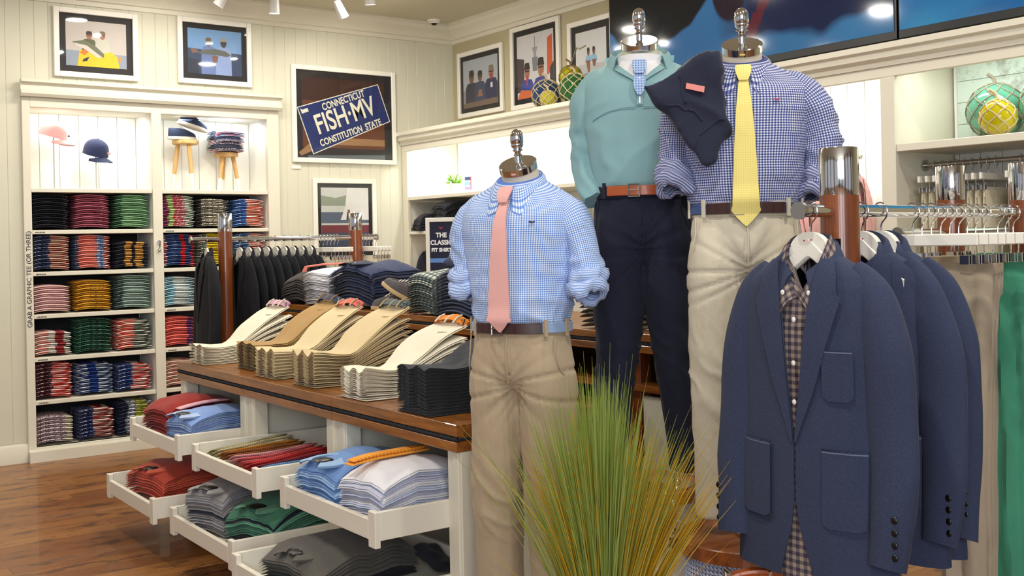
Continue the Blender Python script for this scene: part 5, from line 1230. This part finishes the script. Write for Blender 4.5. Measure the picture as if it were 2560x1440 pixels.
def mannequin(label, loc, rz, zW, S_, shirt, sl, pants, pant_z, tie=None, seed=1, belt=None, tieshift=0.0, sweater=None, cuff=True, group=None, logo=None, collarmat=None):
    """loc = foot point on its plinth; waist at zW above it"""
    t = thing('dressed_mannequin', label, 'mannequin', loc, rz); W = Vector((0, 0, zW))
    def sub(name):
        o = bpy.data.objects.new(name, None); COL.objects.link(o); o.parent = t; o.location = W; o.empty_display_size = .05; return o
    # stand and chrome neck cap with finial
    mb = MB(); mb.cyl((.098, .0, 0), (.098, 0, zW-.2), .013); mb.lathe([(.10, 0), (.10, .006), (.02, .012)], (.05, 0, 0), seg=32); mb.build('stand', CHROME, t)
    nz_ = zW+.505*S_
    TL = Matrix.Translation((0, .004, nz_)) @ Matrix.Rotation(math.radians(27), 4, 'X')
    mb = MB(); mb.lathe([(.058, -.075), (.060, -.03), (.0605, 0), (.0605, .004)], seg=40, sy=1.05); mb.xf(TL); mb.build('neck', LINEN, t)
    mb = MB(); mb.lathe([(.0605, .004), (.063, .006), (.063, .027), (.060, .030), (.0, .031)], seg=48, sy=1.05); mb.xf(TL); cpo = mb.build('neck_cap', CHROME, t)
    mb = MB(); mb.lathe([(.012, .012), (.010, .038), (.015, .042), (.010, .048), (.012, .054), (.019, .058), (.0135, .063), (.019, .068), (.0215, .076), (.0205, .080), (.0225, .084), (.0225, .100), (.020, .114), (.013, .123), (.003, .127)], seg=36)
    mb.xf(Matrix.Translation((0, .0, nz_+.010)) @ Matrix.Rotation(math.radians(7), 4, 'X')); mb.build('finial', CHROME, cpo)
    # upper garment
    g = sub('quarter_zip_sweater' if sweater else 'shirt')
    mb = MB(); mb.loft([(0, 0, a[0]*S_, a[1], a[2]) for a in TB], 72, 80, disp=folds(seed), uvw=1.02); mb.build('body', sweater or shirt, g, angle=80)
    fy = lambda x, z: -(lambda q: (q[1]+.0035)*max(0, 1-(x/q[0])**2)**.5)(torso(z+.030*max(0, min(1, (z-.32)/.10)), S_))
    for s_, pts in zip((-1, 1), sl):
        mb = MB(); mb.sleeve([(a, b_, c*S_, r) for a, b_, c, r in pts], 32, 44, disp=slv(seed+s_)); so = mb.build('sleeve', sweater or shirt, g, angle=80)
        if cuff:
            e = Vector(pts[-1][:3]); e.z *= S_; d = (e-Vector((pts[-2][0], pts[-2][1], pts[-2][2]*S_))).normalized(); e = e-d*.03
            prof = [(-.012, .040), (-.006, .056), (.010, .062), (.024, .057), (.028, .052), (.036, .060), (.054, .062), (.068, .055), (.072, .040), (.060, .034)]
            a_ = d.orthogonal().normalized(); b_ = d.cross(a_); rows = []; uvs = []
            for i, (h_, r_) in enumerate(prof):
                row = []
                for k in range(40):
                    th = 2*PI*k/40; q = e+d*(h_+.012*math.sin(th*2+seed))+(a_*math.cos(th)+b_*math.sin(th))*r_
                    q += (q-e).normalized()*(.013*noise.noise(q*22+Vector((seed, 0, 0)))+.011*ridge(q, 26, 26, 20, seed)); row.append(q)
                rows.append(row); uvs.append([(k/40*.34+.2*i, i*.014+k*.0015) for k in range(41)])
            mb = MB(); mb.grid(rows, wrap=True, uvs=uvs); mb.build('rolled_cuff', shirt, so, angle=80)
    # collar: stand and fall, open at the front
    cz = .492*S_; cm = collarmat or shirt
    par = g
    if sweater: par = sub('shirt')
    mb = MB(); ro = []; uvs = []
    for i in range(49):
        u = -1+2*i/48; a = PI/2+u*(PI-.20); fr = max(0, abs(u)-.45)/.55; bk = 1-abs(u)
        rx_, ry_ = .079-.004*fr, .079
        yv = ry_*math.sin(a)-.006*fr; zt_ = .481*S_+.46*yv
        top = Vector((rx_*math.cos(a), yv, zt_))
        inn = Vector((.072*math.cos(a), .070*math.sin(a), zt_-.042))
        pt = (.55 if sweater else 1)*math.exp(-((abs(u)-.90)/.12)**2)
        lr = .086 if sweater else .092; low = Vector((lr*math.cos(a)*(1+.08*fr)+(.014*pt if math.cos(a) > 0 else -.014*pt), lr*math.sin(a)-.020*fr-.020*pt, zt_-.044-.010*fr-.036*pt))
        mid = top.lerp(low, .45)+Vector((math.cos(a), math.sin(a), 0))*.005
        ro.append([inn, top, top.lerp(mid, .5)+Vector((math.cos(a), math.sin(a), 0))*.003, mid, low])
        uvs.append([(i*.0098, v_) for v_ in (0, .045, .06, .075, .09)])
    mb.grid(ro, uvs=uvs); mb.grid([[p-Vector((p.x*.03, p.y*.03, .002)) for p in r] for r in ro], flip=True, uvs=uvs); mb.build('collar', cm, par, angle=80)
    if not sweater:
        mb = MB(); strip(mb, [(z*S_, -.015+tieshift*0, .015) for z in (.455, .40, .32, .24, .16, .08, .01)], fy, .004, .0015, 30, 4, uv=True); pk = mb.build('placket', cm, g)
        for i in range(5):
            z = (.40-.085*i)*S_; mb = MB(); mb.ellipsoid((0, fy(0, z)-.0085, z), (.0055, .002, .0055), 10); mb.build('button', plain('pearl_button', (236, 232, 226), .2), g)
        if logo:
            z = .335*S_; mb = MB(); x0 = .085; pts_ = [(0, 0), (.006, .004), (.014, .001), (.020, .004), (.019, -.002), (.012, -.004), (.005, -.002)]
            q = [(x0+x, fy(x0+x, z+dz)-.010, z+dz) for x, dz in pts_]; mb.add(q+[(x, y+.004, z_) for x, y, z_ in q], [tuple(range(7)), tuple(range(7, 14))[::-1]]+[(i, 7+i, 7+(i+1) % 7, (i+1) % 7) for i in range(7)]); mb.build('chest_logo', plain('logo_'+logo[0], logo[1]), g, smooth=False)
    else:
        SH = collarmat
        mb = MB(); strip(mb, [(z*S_, -w_, w_) for z, w_ in ((.475, .075), (.455, .068), (.435, .056), (.41, .034), (.385, .012), (.375, .003))], fy, .002, .003, 24, 12, uv=True); mb.build('shirt_front', SH, par)
        for s_ in (-1, 1):
            mb = MB(); strip(mb, [(z*S_, min(s_*a_, s_*c_), max(s_*a_, s_*c_), l_) for z, a_, c_, l_ in ((.475, .088, .116, .004), (.455, .080, .114, .006), (.435, .066, .100, .006), (.415, .046, .076, .005), (.395, .025, .048, .005), (.375, .004, .020, .004))], fy, .004, .005, 30, 6); mb.build('collar_flap', sweater, g)
        mb = MB(); ro = []
        for i in range(41):
            u = -1+2*i/40; a = PI/2+u*(PI*.72); bk = 1-abs(u)
            tl = .40*.09*math.sin(a); ro.append([Vector((.088*math.cos(a), .088*math.sin(a), .455*S_+tl)), Vector((.096*math.cos(a), .096*math.sin(a), .492*S_+tl)), Vector((.103*math.cos(a), .103*math.sin(a), .482*S_+tl)), Vector((.118*math.cos(a), .108*math.sin(a), .430*S_+tl*.6))])
        mb.grid(ro); mb.grid([[p*.985 for p in r] for r in ro], flip=True); mb.build('stand_collar', sweater, g, angle=80)
        mb = MB(); strip(mb, [(z*S_, -.010, .010) for z in (.375, .33, .29)], fy, .003, .003, 12, 4); zp = mb.build('zip_placket', sweater, g)
        mb = MB(); strip(mb, [(z*S_, -.002, .002) for z in (.375, .33, .295)], fy, .0065, .001, 12, 3); mb.bbox((-.004, fy(0, .37*S_)-.014, .355*S_), (.004, fy(0, .37*S_)-.008, .385*S_), .001); mb.build('zip', STEEL, zp)
        for s_ in (-1, 1):
            mb = MB(); mb.tube([(s_*x, fy(s_*x, z*S_)-.0045, z*S_) for x, z in ((.012, .285), (.06, .282), (.11, .272), (.155, .25), (.18, .22))], .0018, 5); mb.build('seam', sweater, g)
    if tie:
        c, full = tie; tz = sub('necktie')
        kz = .425*S_; mb = MB(); ytop = -.100; rws = []
        def ty(x, z):
            b_ = fy(x, z)-.006
            return min(b_, ytop-.0-(kz-z)*.6) if z > kz-.055 else b_
        strip(mb, [(kz+.026*S_, -.021, .021, .002), (kz+.010, -.024, .024, .008), (kz-.010, -.020, .020, .010), (kz-.026, -.014, .014, .004)], ty, .006, .006, 18, 9, uv=True); mb.build('knot', c, tz)
        if full: rr_ = [(kz-.020, -.013, .013), (kz-.06, -.018, .018), (kz-.12, -.024, .024), (kz-.22, -.031, .031), (kz-.32, -.036, .036), (kz-.40, -.040, .040), (full+.045, -.042, .042), (full+.02, -.022, .022), (full, -.002, .002)]
        else: rr_ = [(kz-.020, -.013, .013), (kz-.05, -.020, .020), (kz-.08, -.016, .016), (kz-.1, -.005, .005)]
        fz = lambda x, z: (fy(x*.6+tieshift*.5, max(z, -.02))-.010-.013*max(0, min(1, (.07-z)/.05)))
        rr_ = [(z, a+tieshift*min(1, (kz-z)*3), b_+tieshift*min(1, (kz-z)*3)) for z, a, b_ in rr_]
        mb = MB(); strip(mb, rr_, lambda x, z: fz(x, z), .004, .006, 60, 9, uv=True); mb.build('blade', c, tz)
    # trousers and belt
    tr = sub('trousers'); zc, zh = pant_z
    o = legs_mesh(zc, zh, seed, tw=(.045 if sweater else .008), knee=(.070 if sweater else .080), hem=(.062 if sweater else .071)).build('legs', pants, tr); soft(o, .0075, 9, trouser_disp(seed, zc))
    mb = MB(); mb.loft([(0, 0, .018, .158, .116), (0, 0, .016, .1625, .1205), (0, 0, -.022, .165, .124), (0, 0, -.026, .162, .121)], 60); mb.build('waistband', pants, tr)
    mb = MB(); 
    for s_ in (-1, 1):
        mb = MB(); mb.tube([(s_*.150, -.072, -.026), (s_*.150, -.080, -.07), (s_*.158, -.074, -.12), (s_*.172, -.040, -.165)], .0022, 5); mb.build('pocket_seam', pants, tr)
    mb = MB(); mb.tube([(.004, -.124, -.02), (.004, -.134, -.07), (.006, -.138, -.12), (.002, -.118, -.175)], .0022, 5); mb.build('fly_seam', pants, tr)
    if belt:
        fabm, leath = belt; bo = sub('belt')
        def arc(a0, a1, rx, ry, z0_, z1_, n=60):
            m_ = MB(); R1 = []
            for i in range(n+1):
                a = math.radians(a0+(a1-a0)*i/n); ca, sa = math.sin(a), -math.cos(a)
                R1.append([(rx*ca, ry*sa, z0_), ((rx+.003)*ca, (ry+.003)*sa, z0_+.002), ((rx+.003)*ca, (ry+.003)*sa, z1_-.002), (rx*ca, ry*sa, z1_)])
            m_.grid(R1); m_.grid([[(x*.975, y*.975, z) for x, y, z in r] for r in R1], flip=True); return m_
        if fabm: arc(35, 325, .168, .127, -.017, .015).build('webbing', fabm, bo)
        if leath: arc(-42, 42, .171, .130, -.018, .016).build('leather_tab', leath, bo)
        mb = MB(); x0 = -.025; yb = -.137
        mb.tube([(x0-.018, yb, -.021), (x0+.018, yb-.001, -.021), (x0+.018, yb-.001, .019), (x0-.018, yb, .019), (x0-.018, yb, -.021)], .003, 6); mb.tube([(x0-.018, yb-.002, 0), (x0+.018, yb-.003, 0)], .002, 6); mb.build('buckle', STEEL, bo)
        for a in (-78, -46, 46, 78, 150, 210):
            r_ = math.radians(a); c = Vector((.1745*math.sin(r_), -.1335*math.cos(r_), 0)); n_ = Vector((math.sin(r_), -math.cos(r_), 0)); tt = Vector((math.cos(r_), math.sin(r_), 0))
            mb = MB(); q = [c+tt*sx*.006+n_*sy*.003+Vector((0, 0, sz*.027)) for sx in (-1, 1) for sy in (-1, 1) for sz in (-1, 1)]
            mb.add(q, [(0, 1, 3, 2), (4, 6, 7, 5), (0, 4, 5, 1), (2, 3, 7, 6), (0, 2, 6, 4), (1, 5, 7, 3)]); mb.build('belt_loop', pants, bo)
    return t
G1 = checked('blue_gingham', (228, 234, 246), (140, 172, 226), .0068, .42, (82, 122, 206)); G3 = checked('navy_gingham', (222, 224, 234), (116, 124, 168), .0078, .5, (52, 60, 122))
KH = fabric('khaki_twill', (182, 162, 134), bumps=.5); STN = fabric('stone_twill', (216, 206, 184), bumps=.5); NVP = fabric('navy_twill', (20, 24, 46), bumps=.5, sheen=.03)
TEAL = fabric('teal_jersey', (136, 174, 178), bumps=.3)
PTIE = fabric('pink_silk', (234, 176, 170), bumps=.1); YTIE = checked('yellow_silk', (240, 224, 142), (232, 212, 122), .007, .4, coord='UV', bumps=.1); BTIE = checked('blue_stripe_silk', (96, 128, 190), (168, 190, 222), .009, .45, coord='UV', bumps=.1)
LEA = plain('dark_leather', (58, 26, 22), .35, coat=.3); TAN = plain('tan_leather', (176, 84, 34), .4, coat=.2)
ARM = [(.150, 0, .395, .050), (.182, 0, .375, .064), (.215, .0, .325, .066), (.232, .004, .24, .060), (.240, .0, .165, .054), (.244, -.01, .115, .050)]
def mir(a): return [(-x, y, z, r) for x, y, z, r in a]
P1 = (2.112, 2.857); P2 = (2.545, 2.735); P3 = (2.560, 2.290)
ARM1L = [(-.125, 0, .412, .034), (-.155, 0, .380, .046), (-.184, .0, .335, .054), (-.196, .004, .25, .052), (-.192, .0, .19, .048), (-.188, -.012, .14, .045)]
ARM1R = [(.125, 0, .412, .034), (.157, 0, .382, .046), (.190, .0, .34, .055), (.218, .0, .25, .053), (.236, -.01, .18, .048), (.243, -.03, .135, .045)]
mannequin('mannequin in blue gingham shirt, pink tie and khaki trousers'.replace(',', ''), (P1[0], P1[1], .16), math.radians(-61), 1.225-.16, 1.0, G1, (ARM1L, ARM1R), KH, (-.185, -1.0), (PTIE, -.012), 3, (fabric('pale_blue_webbing', (150, 176, 214)), LEA), -.012, logo=('dark', (40, 40, 70)))
ARM3L = [(-.125, 0, .412, .034), (-.157, 0, .382, .046), (-.192, .0, .335, .054), (-.206, .0, .24, .052), (-.208, -.01, .16, .047), (-.210, -.03, .10, .044)]
ARM3R = [(.125, 0, .412, .034), (.160, 0, .384, .047), (.202, .0, .335, .056), (.230, .004, .24, .055), (.238, .004, .14, .051), (.222, -.01, .06, .046)]
mannequin('mannequin in navy gingham shirt, yellow tie and stone trousers'.replace(',', ''), (P3[0], P3[1], .585), math.radians(-47), 1.587-.585, .955, G3, (ARM3L, ARM3R), STN, (-.19, -.955), (YTIE, -.055), 5, (fabric('denim_webbing', (62, 84, 134)), LEA), -.0, logo=('red', (150, 60, 90)))
ARM2L = [(-.125, 0, .412, .034), (-.155, 0, .380, .046), (-.185, .01, .31, .055), (-.190, .03, .20, .052), (-.188, .03, .09, .046), (-.170, -.01, .01, .042), (-.155, -.03, -.03, .040)]
mannequin('mannequin in teal quarter zip sweater and navy trousers', (P2[0], P2[1], .66), math.radians(-44), 1.662-.66, .965, TEAL, (ARM2L, mir(ARM2L)), NVP, (-.2, -.95), (BTIE, None), 7, (None, TAN), 0, sweater=TEAL, cuff=False, collarmat=fabric('white_poplin', (232, 230, 232)))
def plinth(label, x, y, z, r, wrap):
    t = thing('round_plinth', label, 'plinth', (x, y, 0)); mb = MB(); mb.lathe([(r*.98, z-.045), (r, z-.042), (r, z-.004), (r*.985, z-.0005)], seg=56); mb.build('wood_top', WALNUTX, t)
    mb = MB(); mb.lathe([(r*.86, 0), (r*.86, z-.0452)], seg=48); mb.build('drum', wrap[0], t)
    if wrap[1]:
        rr_ = .0065; n = int((z-.05)/(2*rr_)); pts = []
        for i in range(n*40): a = 2*PI*i/40; pts.append(((r*.865+rr_)*math.cos(a), (r*.865+rr_)*math.sin(a), rr_+.001+2*rr_*i/40))
        mb = MB(); mb.tube(pts, rr_, 6); mb.build('rope_wrap', wrap[1], t)
mt, nt, b = base('blue_white_rope'); s3 = sep(nt, tc(nt)); ang = nt.nodes.new('ShaderNodeMath'); ang.operation = 'ARCTAN2'; nt.links.new(s3[1], ang.inputs[0]); nt.links.new(s3[0], ang.inputs[1])
fq = mth(nt, 'FRACT', mth(nt, 'ADD', mth(nt, 'MULTIPLY', ang.outputs[0], 14.0), mth(nt, 'MULTIPLY', s3[2], 77.0)))
nt.links.new(mixc(nt, mth(nt, 'LESS_THAN', fq, .4), rgb((214, 216, 226)), rgb((112, 128, 176))), b.inputs['Base Color']); b.inputs['Roughness'].default_value = .85; BWR = mt
plinth('rope wrapped plinth with wood top under the stone trousers mannequin', P3[0]-.02, P3[1]+.0, .5845, .215, (WHITE, BWR))
plinth('white plinth with wood top under the teal sweater mannequin', P2[0]+.03, P2[1]+.05, .6595, .20, (WHITE, None))
plinth('low white plinth under the pink tie mannequin', P1[0], P1[1], .1595, .20, (WHITE, None))
# navy fleece vest over the shoulder
o = MB(); q = [(1612, 222), (1636, 204), (1690, 178), (1740, 150), (1776, 134), (1800, 128), (1806, 170), (1806, 230), (1816, 290), (1822, 330), (1806, 346), (1796, 380), (1792, 408), (1766, 420), (1750, 410), (1742, 390), (1716, 366), (1694, 322), (1672, 286), (1650, 268), (1632, 240)]
DV = 3.24; pts = [Vector((0, 0, CAMZ))+ray(x, y)*DV for x, y in q]; c0 = sum(pts, Vector())/len(pts); nrm = Vector((-math.sin(YAW+.18), -math.cos(YAW+.18), 0))
n_ = len(pts); fr = [p+nrm*.035 for p in pts]; bk = [p-nrm*.05 for p in pts]
o.add([p-c0 for p in fr+bk], [tuple(range(n_)), tuple(range(n_, 2*n_))[::-1]]+[(i, n_+i, n_+(i+1) % n_, (i+1) % n_) for i in range(n_)])
VEST = fabric('navy_fleece', (32, 36, 58), bumps=.4, heather=(28, 32, 52))
t = thing('fleece_vest', 'navy fleece vest slung over the left shoulder of the navy gingham shirt', 'vest', tuple(c0))
o = o.build('body', VEST, t); soft(o, .008, 16, lambda p: .014*noise.noise(p*9)+.014*ridge((p.x+p.z*.6, p.y, p.z), 8, 5, 6, 2)-.004)
def onvest(px, py, e=.0): return Vector((0, 0, CAMZ))+ray(px, py)*(DV-.043-e)-c0
def seam_on(body, pxs, r_, name):
    P_ = []
    for a_, b_ in zip(pxs, pxs[1:]):
        for k in range(8):
            q_ = onvest(a_[0]+(b_[0]-a_[0])*k/8, a_[1]+(b_[1]-a_[1])*k/8, .03); ok, co, no, _ = body.closest_point_on_mesh(q_); P_.append(co+no*.0015)
    mb_ = MB(); mb_.tube(P_, r_, 6); return mb_.build(name, VEST, t)
seam_on(o, [(1700, 176), (1712, 200), (1716, 240), (1722, 262)], .004, 'armhole_binding'); seam_on(o, [(1668, 268), (1700, 262), (1740, 276), (1762, 300)], .003, 'seam'); seam_on(o, [(1740, 366), (1752, 330), (1780, 308), (1816, 300)], .003, 'seam')
mb = MB(); a_, b_, c_, d_ = [onvest(*p, .0) for p in ((1716, 207), (1762, 216), (1760, 231), (1714, 221))]
mb.add([a_, b_, c_, d_]+[p-nrm*.012 for p in (a_, b_, c_, d_)], [(0, 3, 2, 1), (4, 5, 6, 7), (0, 1, 5, 4), (1, 2, 6, 5), (2, 3, 7, 6), (3, 0, 4, 7)]); mb.build('pink_chest_patch', plain('pink_patch', (226, 140, 132), .8), t)

# ------------------------------------------------------------------ right rack with blazers
BLZ = fabric('blue_blazer_wool', (52, 61, 88), bumps=.12, heather=(38, 46, 72), vary=.06, sheen=.03)
RR = 1.561+.018; d_ = Vector((1.109, .121, 0)).normalized(); R0 = Vector((2.29, 1.735, 0))
rack('large mahogany rack posts with chrome caps and rail at the right front', (2.29, 1.735), (3.399, 1.856), 1.72, 1.561, .0485, (.175, .45))
def RP(x): return tuple(R0+d_*((x-2.29)/d_.x))[:2]
j = jacket('front blue blazer on the right rack worn over a brown checked shirt', (*RP(2.155), RR-.004), -PI/2+.06, BLZ, True, None, 4); j.scale = (.93, .68, 1.045)
hanger('white hanger with a red whale mark holding the front blue blazer', (*RP(2.155), RR), -PI/2+.06, 'coat', mark=True)
j2 = jacket('second blue blazer on the right rack just behind the wooden post', (*RP(2.395), RR), -PI/2+.02, BLZ, True, None, 6); j2.scale = (.95, .5, 1.04)
hanger('white hanger of the second blue blazer behind the wooden post', (*RP(2.395), RR), -PI/2+.02, 'coat', mark=True)
j3 = jacket('third blue blazer on the right rack farthest from the wooden post', (*RP(2.49), RR), -PI/2+.0, BLZ, True, None, 9); j3.scale = (.95, .5, 1.04)
hanger('white hanger of the third blue blazer on the right rack', (*RP(2.49), RR), -PI/2+.0, 'coat', mark=True)
BCHK = checked('brown_check', (150, 134, 118), (100, 88, 92), .018, .5, (56, 48, 62))
t = thing('hanging_shirt', 'brown and grey checked shirt inside the front blue blazer', 'shirt', (*RP(2.155), RR), -PI/2+.06); t.scale = (.93, .72, 1.04)
mb = MB(); SB = [(0, 0, a[0]-.012, a[1]*.80, max(.03, a[2]-.018)) for a in JB]; 
def sbd(p, n_):
    p = p+n_*.004*noise.noise(Vector((p.x*20, p.y*8, p.z*6)))
    if p.y < .03:
        zm = -.215+abs(p.x)*1.55
        if p.z > zm and abs(p.x) < .075: p = Vector((p.x, p.y-(.0), zm))
    return p
mb.loft(SB, 64, 60, disp=sbd, uvw=.95, caps=False); mb.build('body', BCHK, t, angle=80)
mb = MB(); mb.box((-.075, .030, -.34), (.075, .034, -.085)); mb.build('cavity_shade_panel', BLACK, t)  # black panel paints in the shade of the cavity inside the open collar
for sg in (-1, 1):
    inn = catmull([(.046, .034, -.072), (.058, -.005, -.084), (.050, -.040, -.130), (.026, -.066, -.180), (.003, -.080, -.218)], 16)
    out_ = catmull([(.058, .044, -.108), (.090, -.005, -.124), (.086, -.052, -.172), (.068, -.082, -.218), (.046, -.098, -.256)], 16)
    ro = []; uvs = []
    for i, (p_, q_) in enumerate(zip(inn, out_)):
        row = []
        for j in range(6): u = j/5; row.append((sg*(p_[0]+(q_[0]-p_[0])*u), p_[1]+(q_[1]-p_[1])*u-.008*math.sin(PI*u), p_[2]+(q_[2]-p_[2])*u+.006*math.sin(PI*u)))
        ro.append(row); uvs.append([(i*.013, .05*j/5) for j in range(6)])
    mb = MB(); mb.grid(ro, uvs=uvs); mb.grid([[(x*.985, y+.003, z-.001) for x, y, z in r] for r in ro], flip=True, uvs=uvs); mb.build('collar', BCHK, t, angle=80)
for x, z in ((-.040, -.208), (.040, -.208), (.0, -.27), (.0, -.37), (0, -.46)):
    mb = MB(); mb.ellipsoid((x, jfront(x, z)+.002-.006, z), (.0065, .004, .0065), 12); mb.build('button', plain('pearl_button', (236, 232, 226), .2), t)
KHT = fabric('taupe_chino', (172, 156, 134)); GNT = fabric('jade_cotton', (66, 146, 114)); protos = {}
def nph(lab, i): return f"{lab} {NUMW[i]} from the left on the right front rack"
for i in range(12):
    x = 2.66+.055*i+(.04 if i > 8 else 0); put(HT0, 'HT', (*RP(x), RR), -PI/2+.10+.02*(i % 3), nph('white clip hanger', i), 'clip hangers on the right front rack')
for i, (x, m_, lab) in enumerate([(2.99, KHT, 'taupe trousers'), (3.05, KHT, 'taupe trousers'), (3.11, KHT, 'taupe trousers'), (3.17, GNT, 'jade green trousers'), (3.235, GNT, 'jade green trousers'), (3.30, GNT, 'jade green trousers'), (3.50, GNT, 'jade green trousers')]):
    if lab not in protos: protos[lab] = o = hang_trousers(nph(lab, i), (0, 0, 0), 0, m_, 7+i, lab+' on the right front rack', 1.05)
    else: o = copy_tree(protos[lab]); tag(o, nph(lab, i), None)
    p = RP(x); pr_ = onp({'taupe trousers': 2478, 'jade green trousers': 2552}[lab]+8*i, 760, 0, p[0]).y; o.location = (p[0], pr_+.10, RR); o.rotation_euler = (0, 0, -PI/2+.10+.03*(i % 2)); o.scale = (.66, 1.3, 1)
# rack behind
rack('wooden rack post with tall chrome cap behind the right front rack', (3.525, 2.197), (4.35, 2.26), 1.735, 1.50, .0485, (.35, .1))
CAMO = M('x', (0, 0, 0)) if False else zoned('dark_print', [(.5, 'blots', (44, 44, 44), (120, 112, 90)), (1, 'blots', (30, 34, 48), (150, 150, 140))])
for i in range(7):
    x = 3.22+.09*i+(.12 if i > 2 else 0); lb_ = f"dark printed shorts {NUMW[i]} from the left on the rack behind"
    if 'camo' not in protos: protos['camo'] = o = hang_trousers(lb_, (0, 0, 0), 0, CAMO, 31, 'dark printed shorts on the rack behind', .45)
    else: o = copy_tree(protos['camo']); tag(o, lb_, None)
    o.location = (x, 2.197+(x-3.525)*.076, 1.517); o.rotation_euler = (0, 0, -PI/2+.1)

# ------------------------------------------------------------------ potted grass
t = thing('potted_grass', 'tall green and amber grass in a planter in front of the mannequins', 'plant', (1.885, 2.215, 0))
mb = MB(); mb.lathe([(.10, 0), (.10, .01), (.125, .42), (.13, .43), (.12, .43), (.115, .40)], seg=40); mb.build('planter', plain('planter_grey', (120, 116, 110), .6), t)
GRS_ = [plain('grass_green', (138, 158, 68), .55, noise_amt=.12, nscale=9), plain('grass_light', (168, 184, 96), .55, noise_amt=.12, nscale=9), plain('grass_amber', (208, 160, 30), .55, noise_amt=.15, nscale=9), plain('grass_straw', (214, 184, 70), .55, noise_amt=.12, nscale=9)]
right = Vector((math.cos(YAW), -math.sin(YAW), 0)); fwd = Vector((math.sin(YAW), math.cos(YAW), 0)); rnd = random.Random(12)
gm, am = MB(), MB()
for i in range(1400):
    sd = rnd.gauss(0, 1)*.36; sd = max(-1, min(1, sd)); dp = rnd.uniform(-1, 1)
    amber = (sd > .25 and rnd.random() < .72) or (sd < -.12 and rnd.random() < .38) or rnd.random() < .10
    if i % 3 == 0 and amber: sd = rnd.uniform(.30, .95)
    b0 = right*(sd*.085)+fwd*(dp*.07)+Vector((0, 0, .40)); h = (.66+rnd.uniform(-.16, .10))*(1-.22*abs(sd)) + (rnd.random() < .05)*.10
    if amber: h *= .88
    out = sd*.235+rnd.gauss(0, .020); df = dp*.15+rnd.gauss(0, .03); cv = rnd.uniform(.3, 1.0); pts = []
    if i < 6: out = -.34-rnd.random()*.1 if i % 2 else .34; h = .62
    for k in range(7):
        u = k/6; pts.append(b0+right*(out*(.35*u+.65*u**1.7))+fwd*(df*u)+Vector((0, 0, h*(u-.05*abs(out)*u*u))))
    r_ = rnd.uniform(.0009, .0018) if not amber else rnd.uniform(.0008, .0015)
    (am if amber else gm).tube(pts, [r_*1.2, r_*1.2, r_*1.15, r_, r_*.9, r_*.6, r_*.15], 4, rnd.random() < .35, caps=False)
o = gm.build('green_blades', GRS_[:2], t); o['kind'] = 'stuff'; o = am.build('amber_blades', GRS_[2:], t); o['kind'] = 'stuff'
# small stand with strap under the blazers
p = onp(1900, 1455, 2, .62)
t = thing('display_stand', 'round wooden stand top below the front blazer', 'display stand', (p.x+.02, p.y-.02, 0)); mb = MB(); mb.lathe([(.13, .555), (.133, .56), (.133, .582), (.13, .585)], seg=40); mb.build('wood_top', WALNUTX, t); mb = MB(); mb.lathe([(.10, 0), (.04, .02), (.03, .556)], seg=24); mb.build('pedestal', STEEL, t)
t = thing('leather_strap', 'brown leather strap with chrome clasps on the stand below the blazer', 'strap', (p.x+.0, p.y+.01, .586), -.62)
mb = MB(); mb.pillow(.15, .032, .018, 0, 14, 6, lambda x, y, z: (x, y, z+.030+.02*math.cos(x*16)), e=5); mb.build('leather', TAN, t)
for x in (-.075, .03):
    mb = MB(); mb.tube([(x, -.02, .012), (x, -.02, .06), (x, .02, .06), (x, .02, .012)], .006, 8); mb.cyl((x, 0, 0), (x, 0, .03), .008); mb.build('clasp', CHROME, t)
p = Vector((0, 0, CAMZ))+ray(1684, 1340)*3.22
t = thing('chrome_finial', 'small chrome finial on a black foot beside the stone trousers', 'finial', (p.x, p.y, .585)); mb = MB(); mb.lathe([(.014, .03), (.008, .036), (.015, .05), (.009, .06), (.016, .075), (.010, .088), (.014, .10), (.009, .115), (.012, .13), (.003, .142)], seg=20); mb.build('turned_post', CHROME, t); mb = MB(); mb.lathe([(.016, 0), (.012, .03)], seg=20); mb.build('foot', BLACK, t)
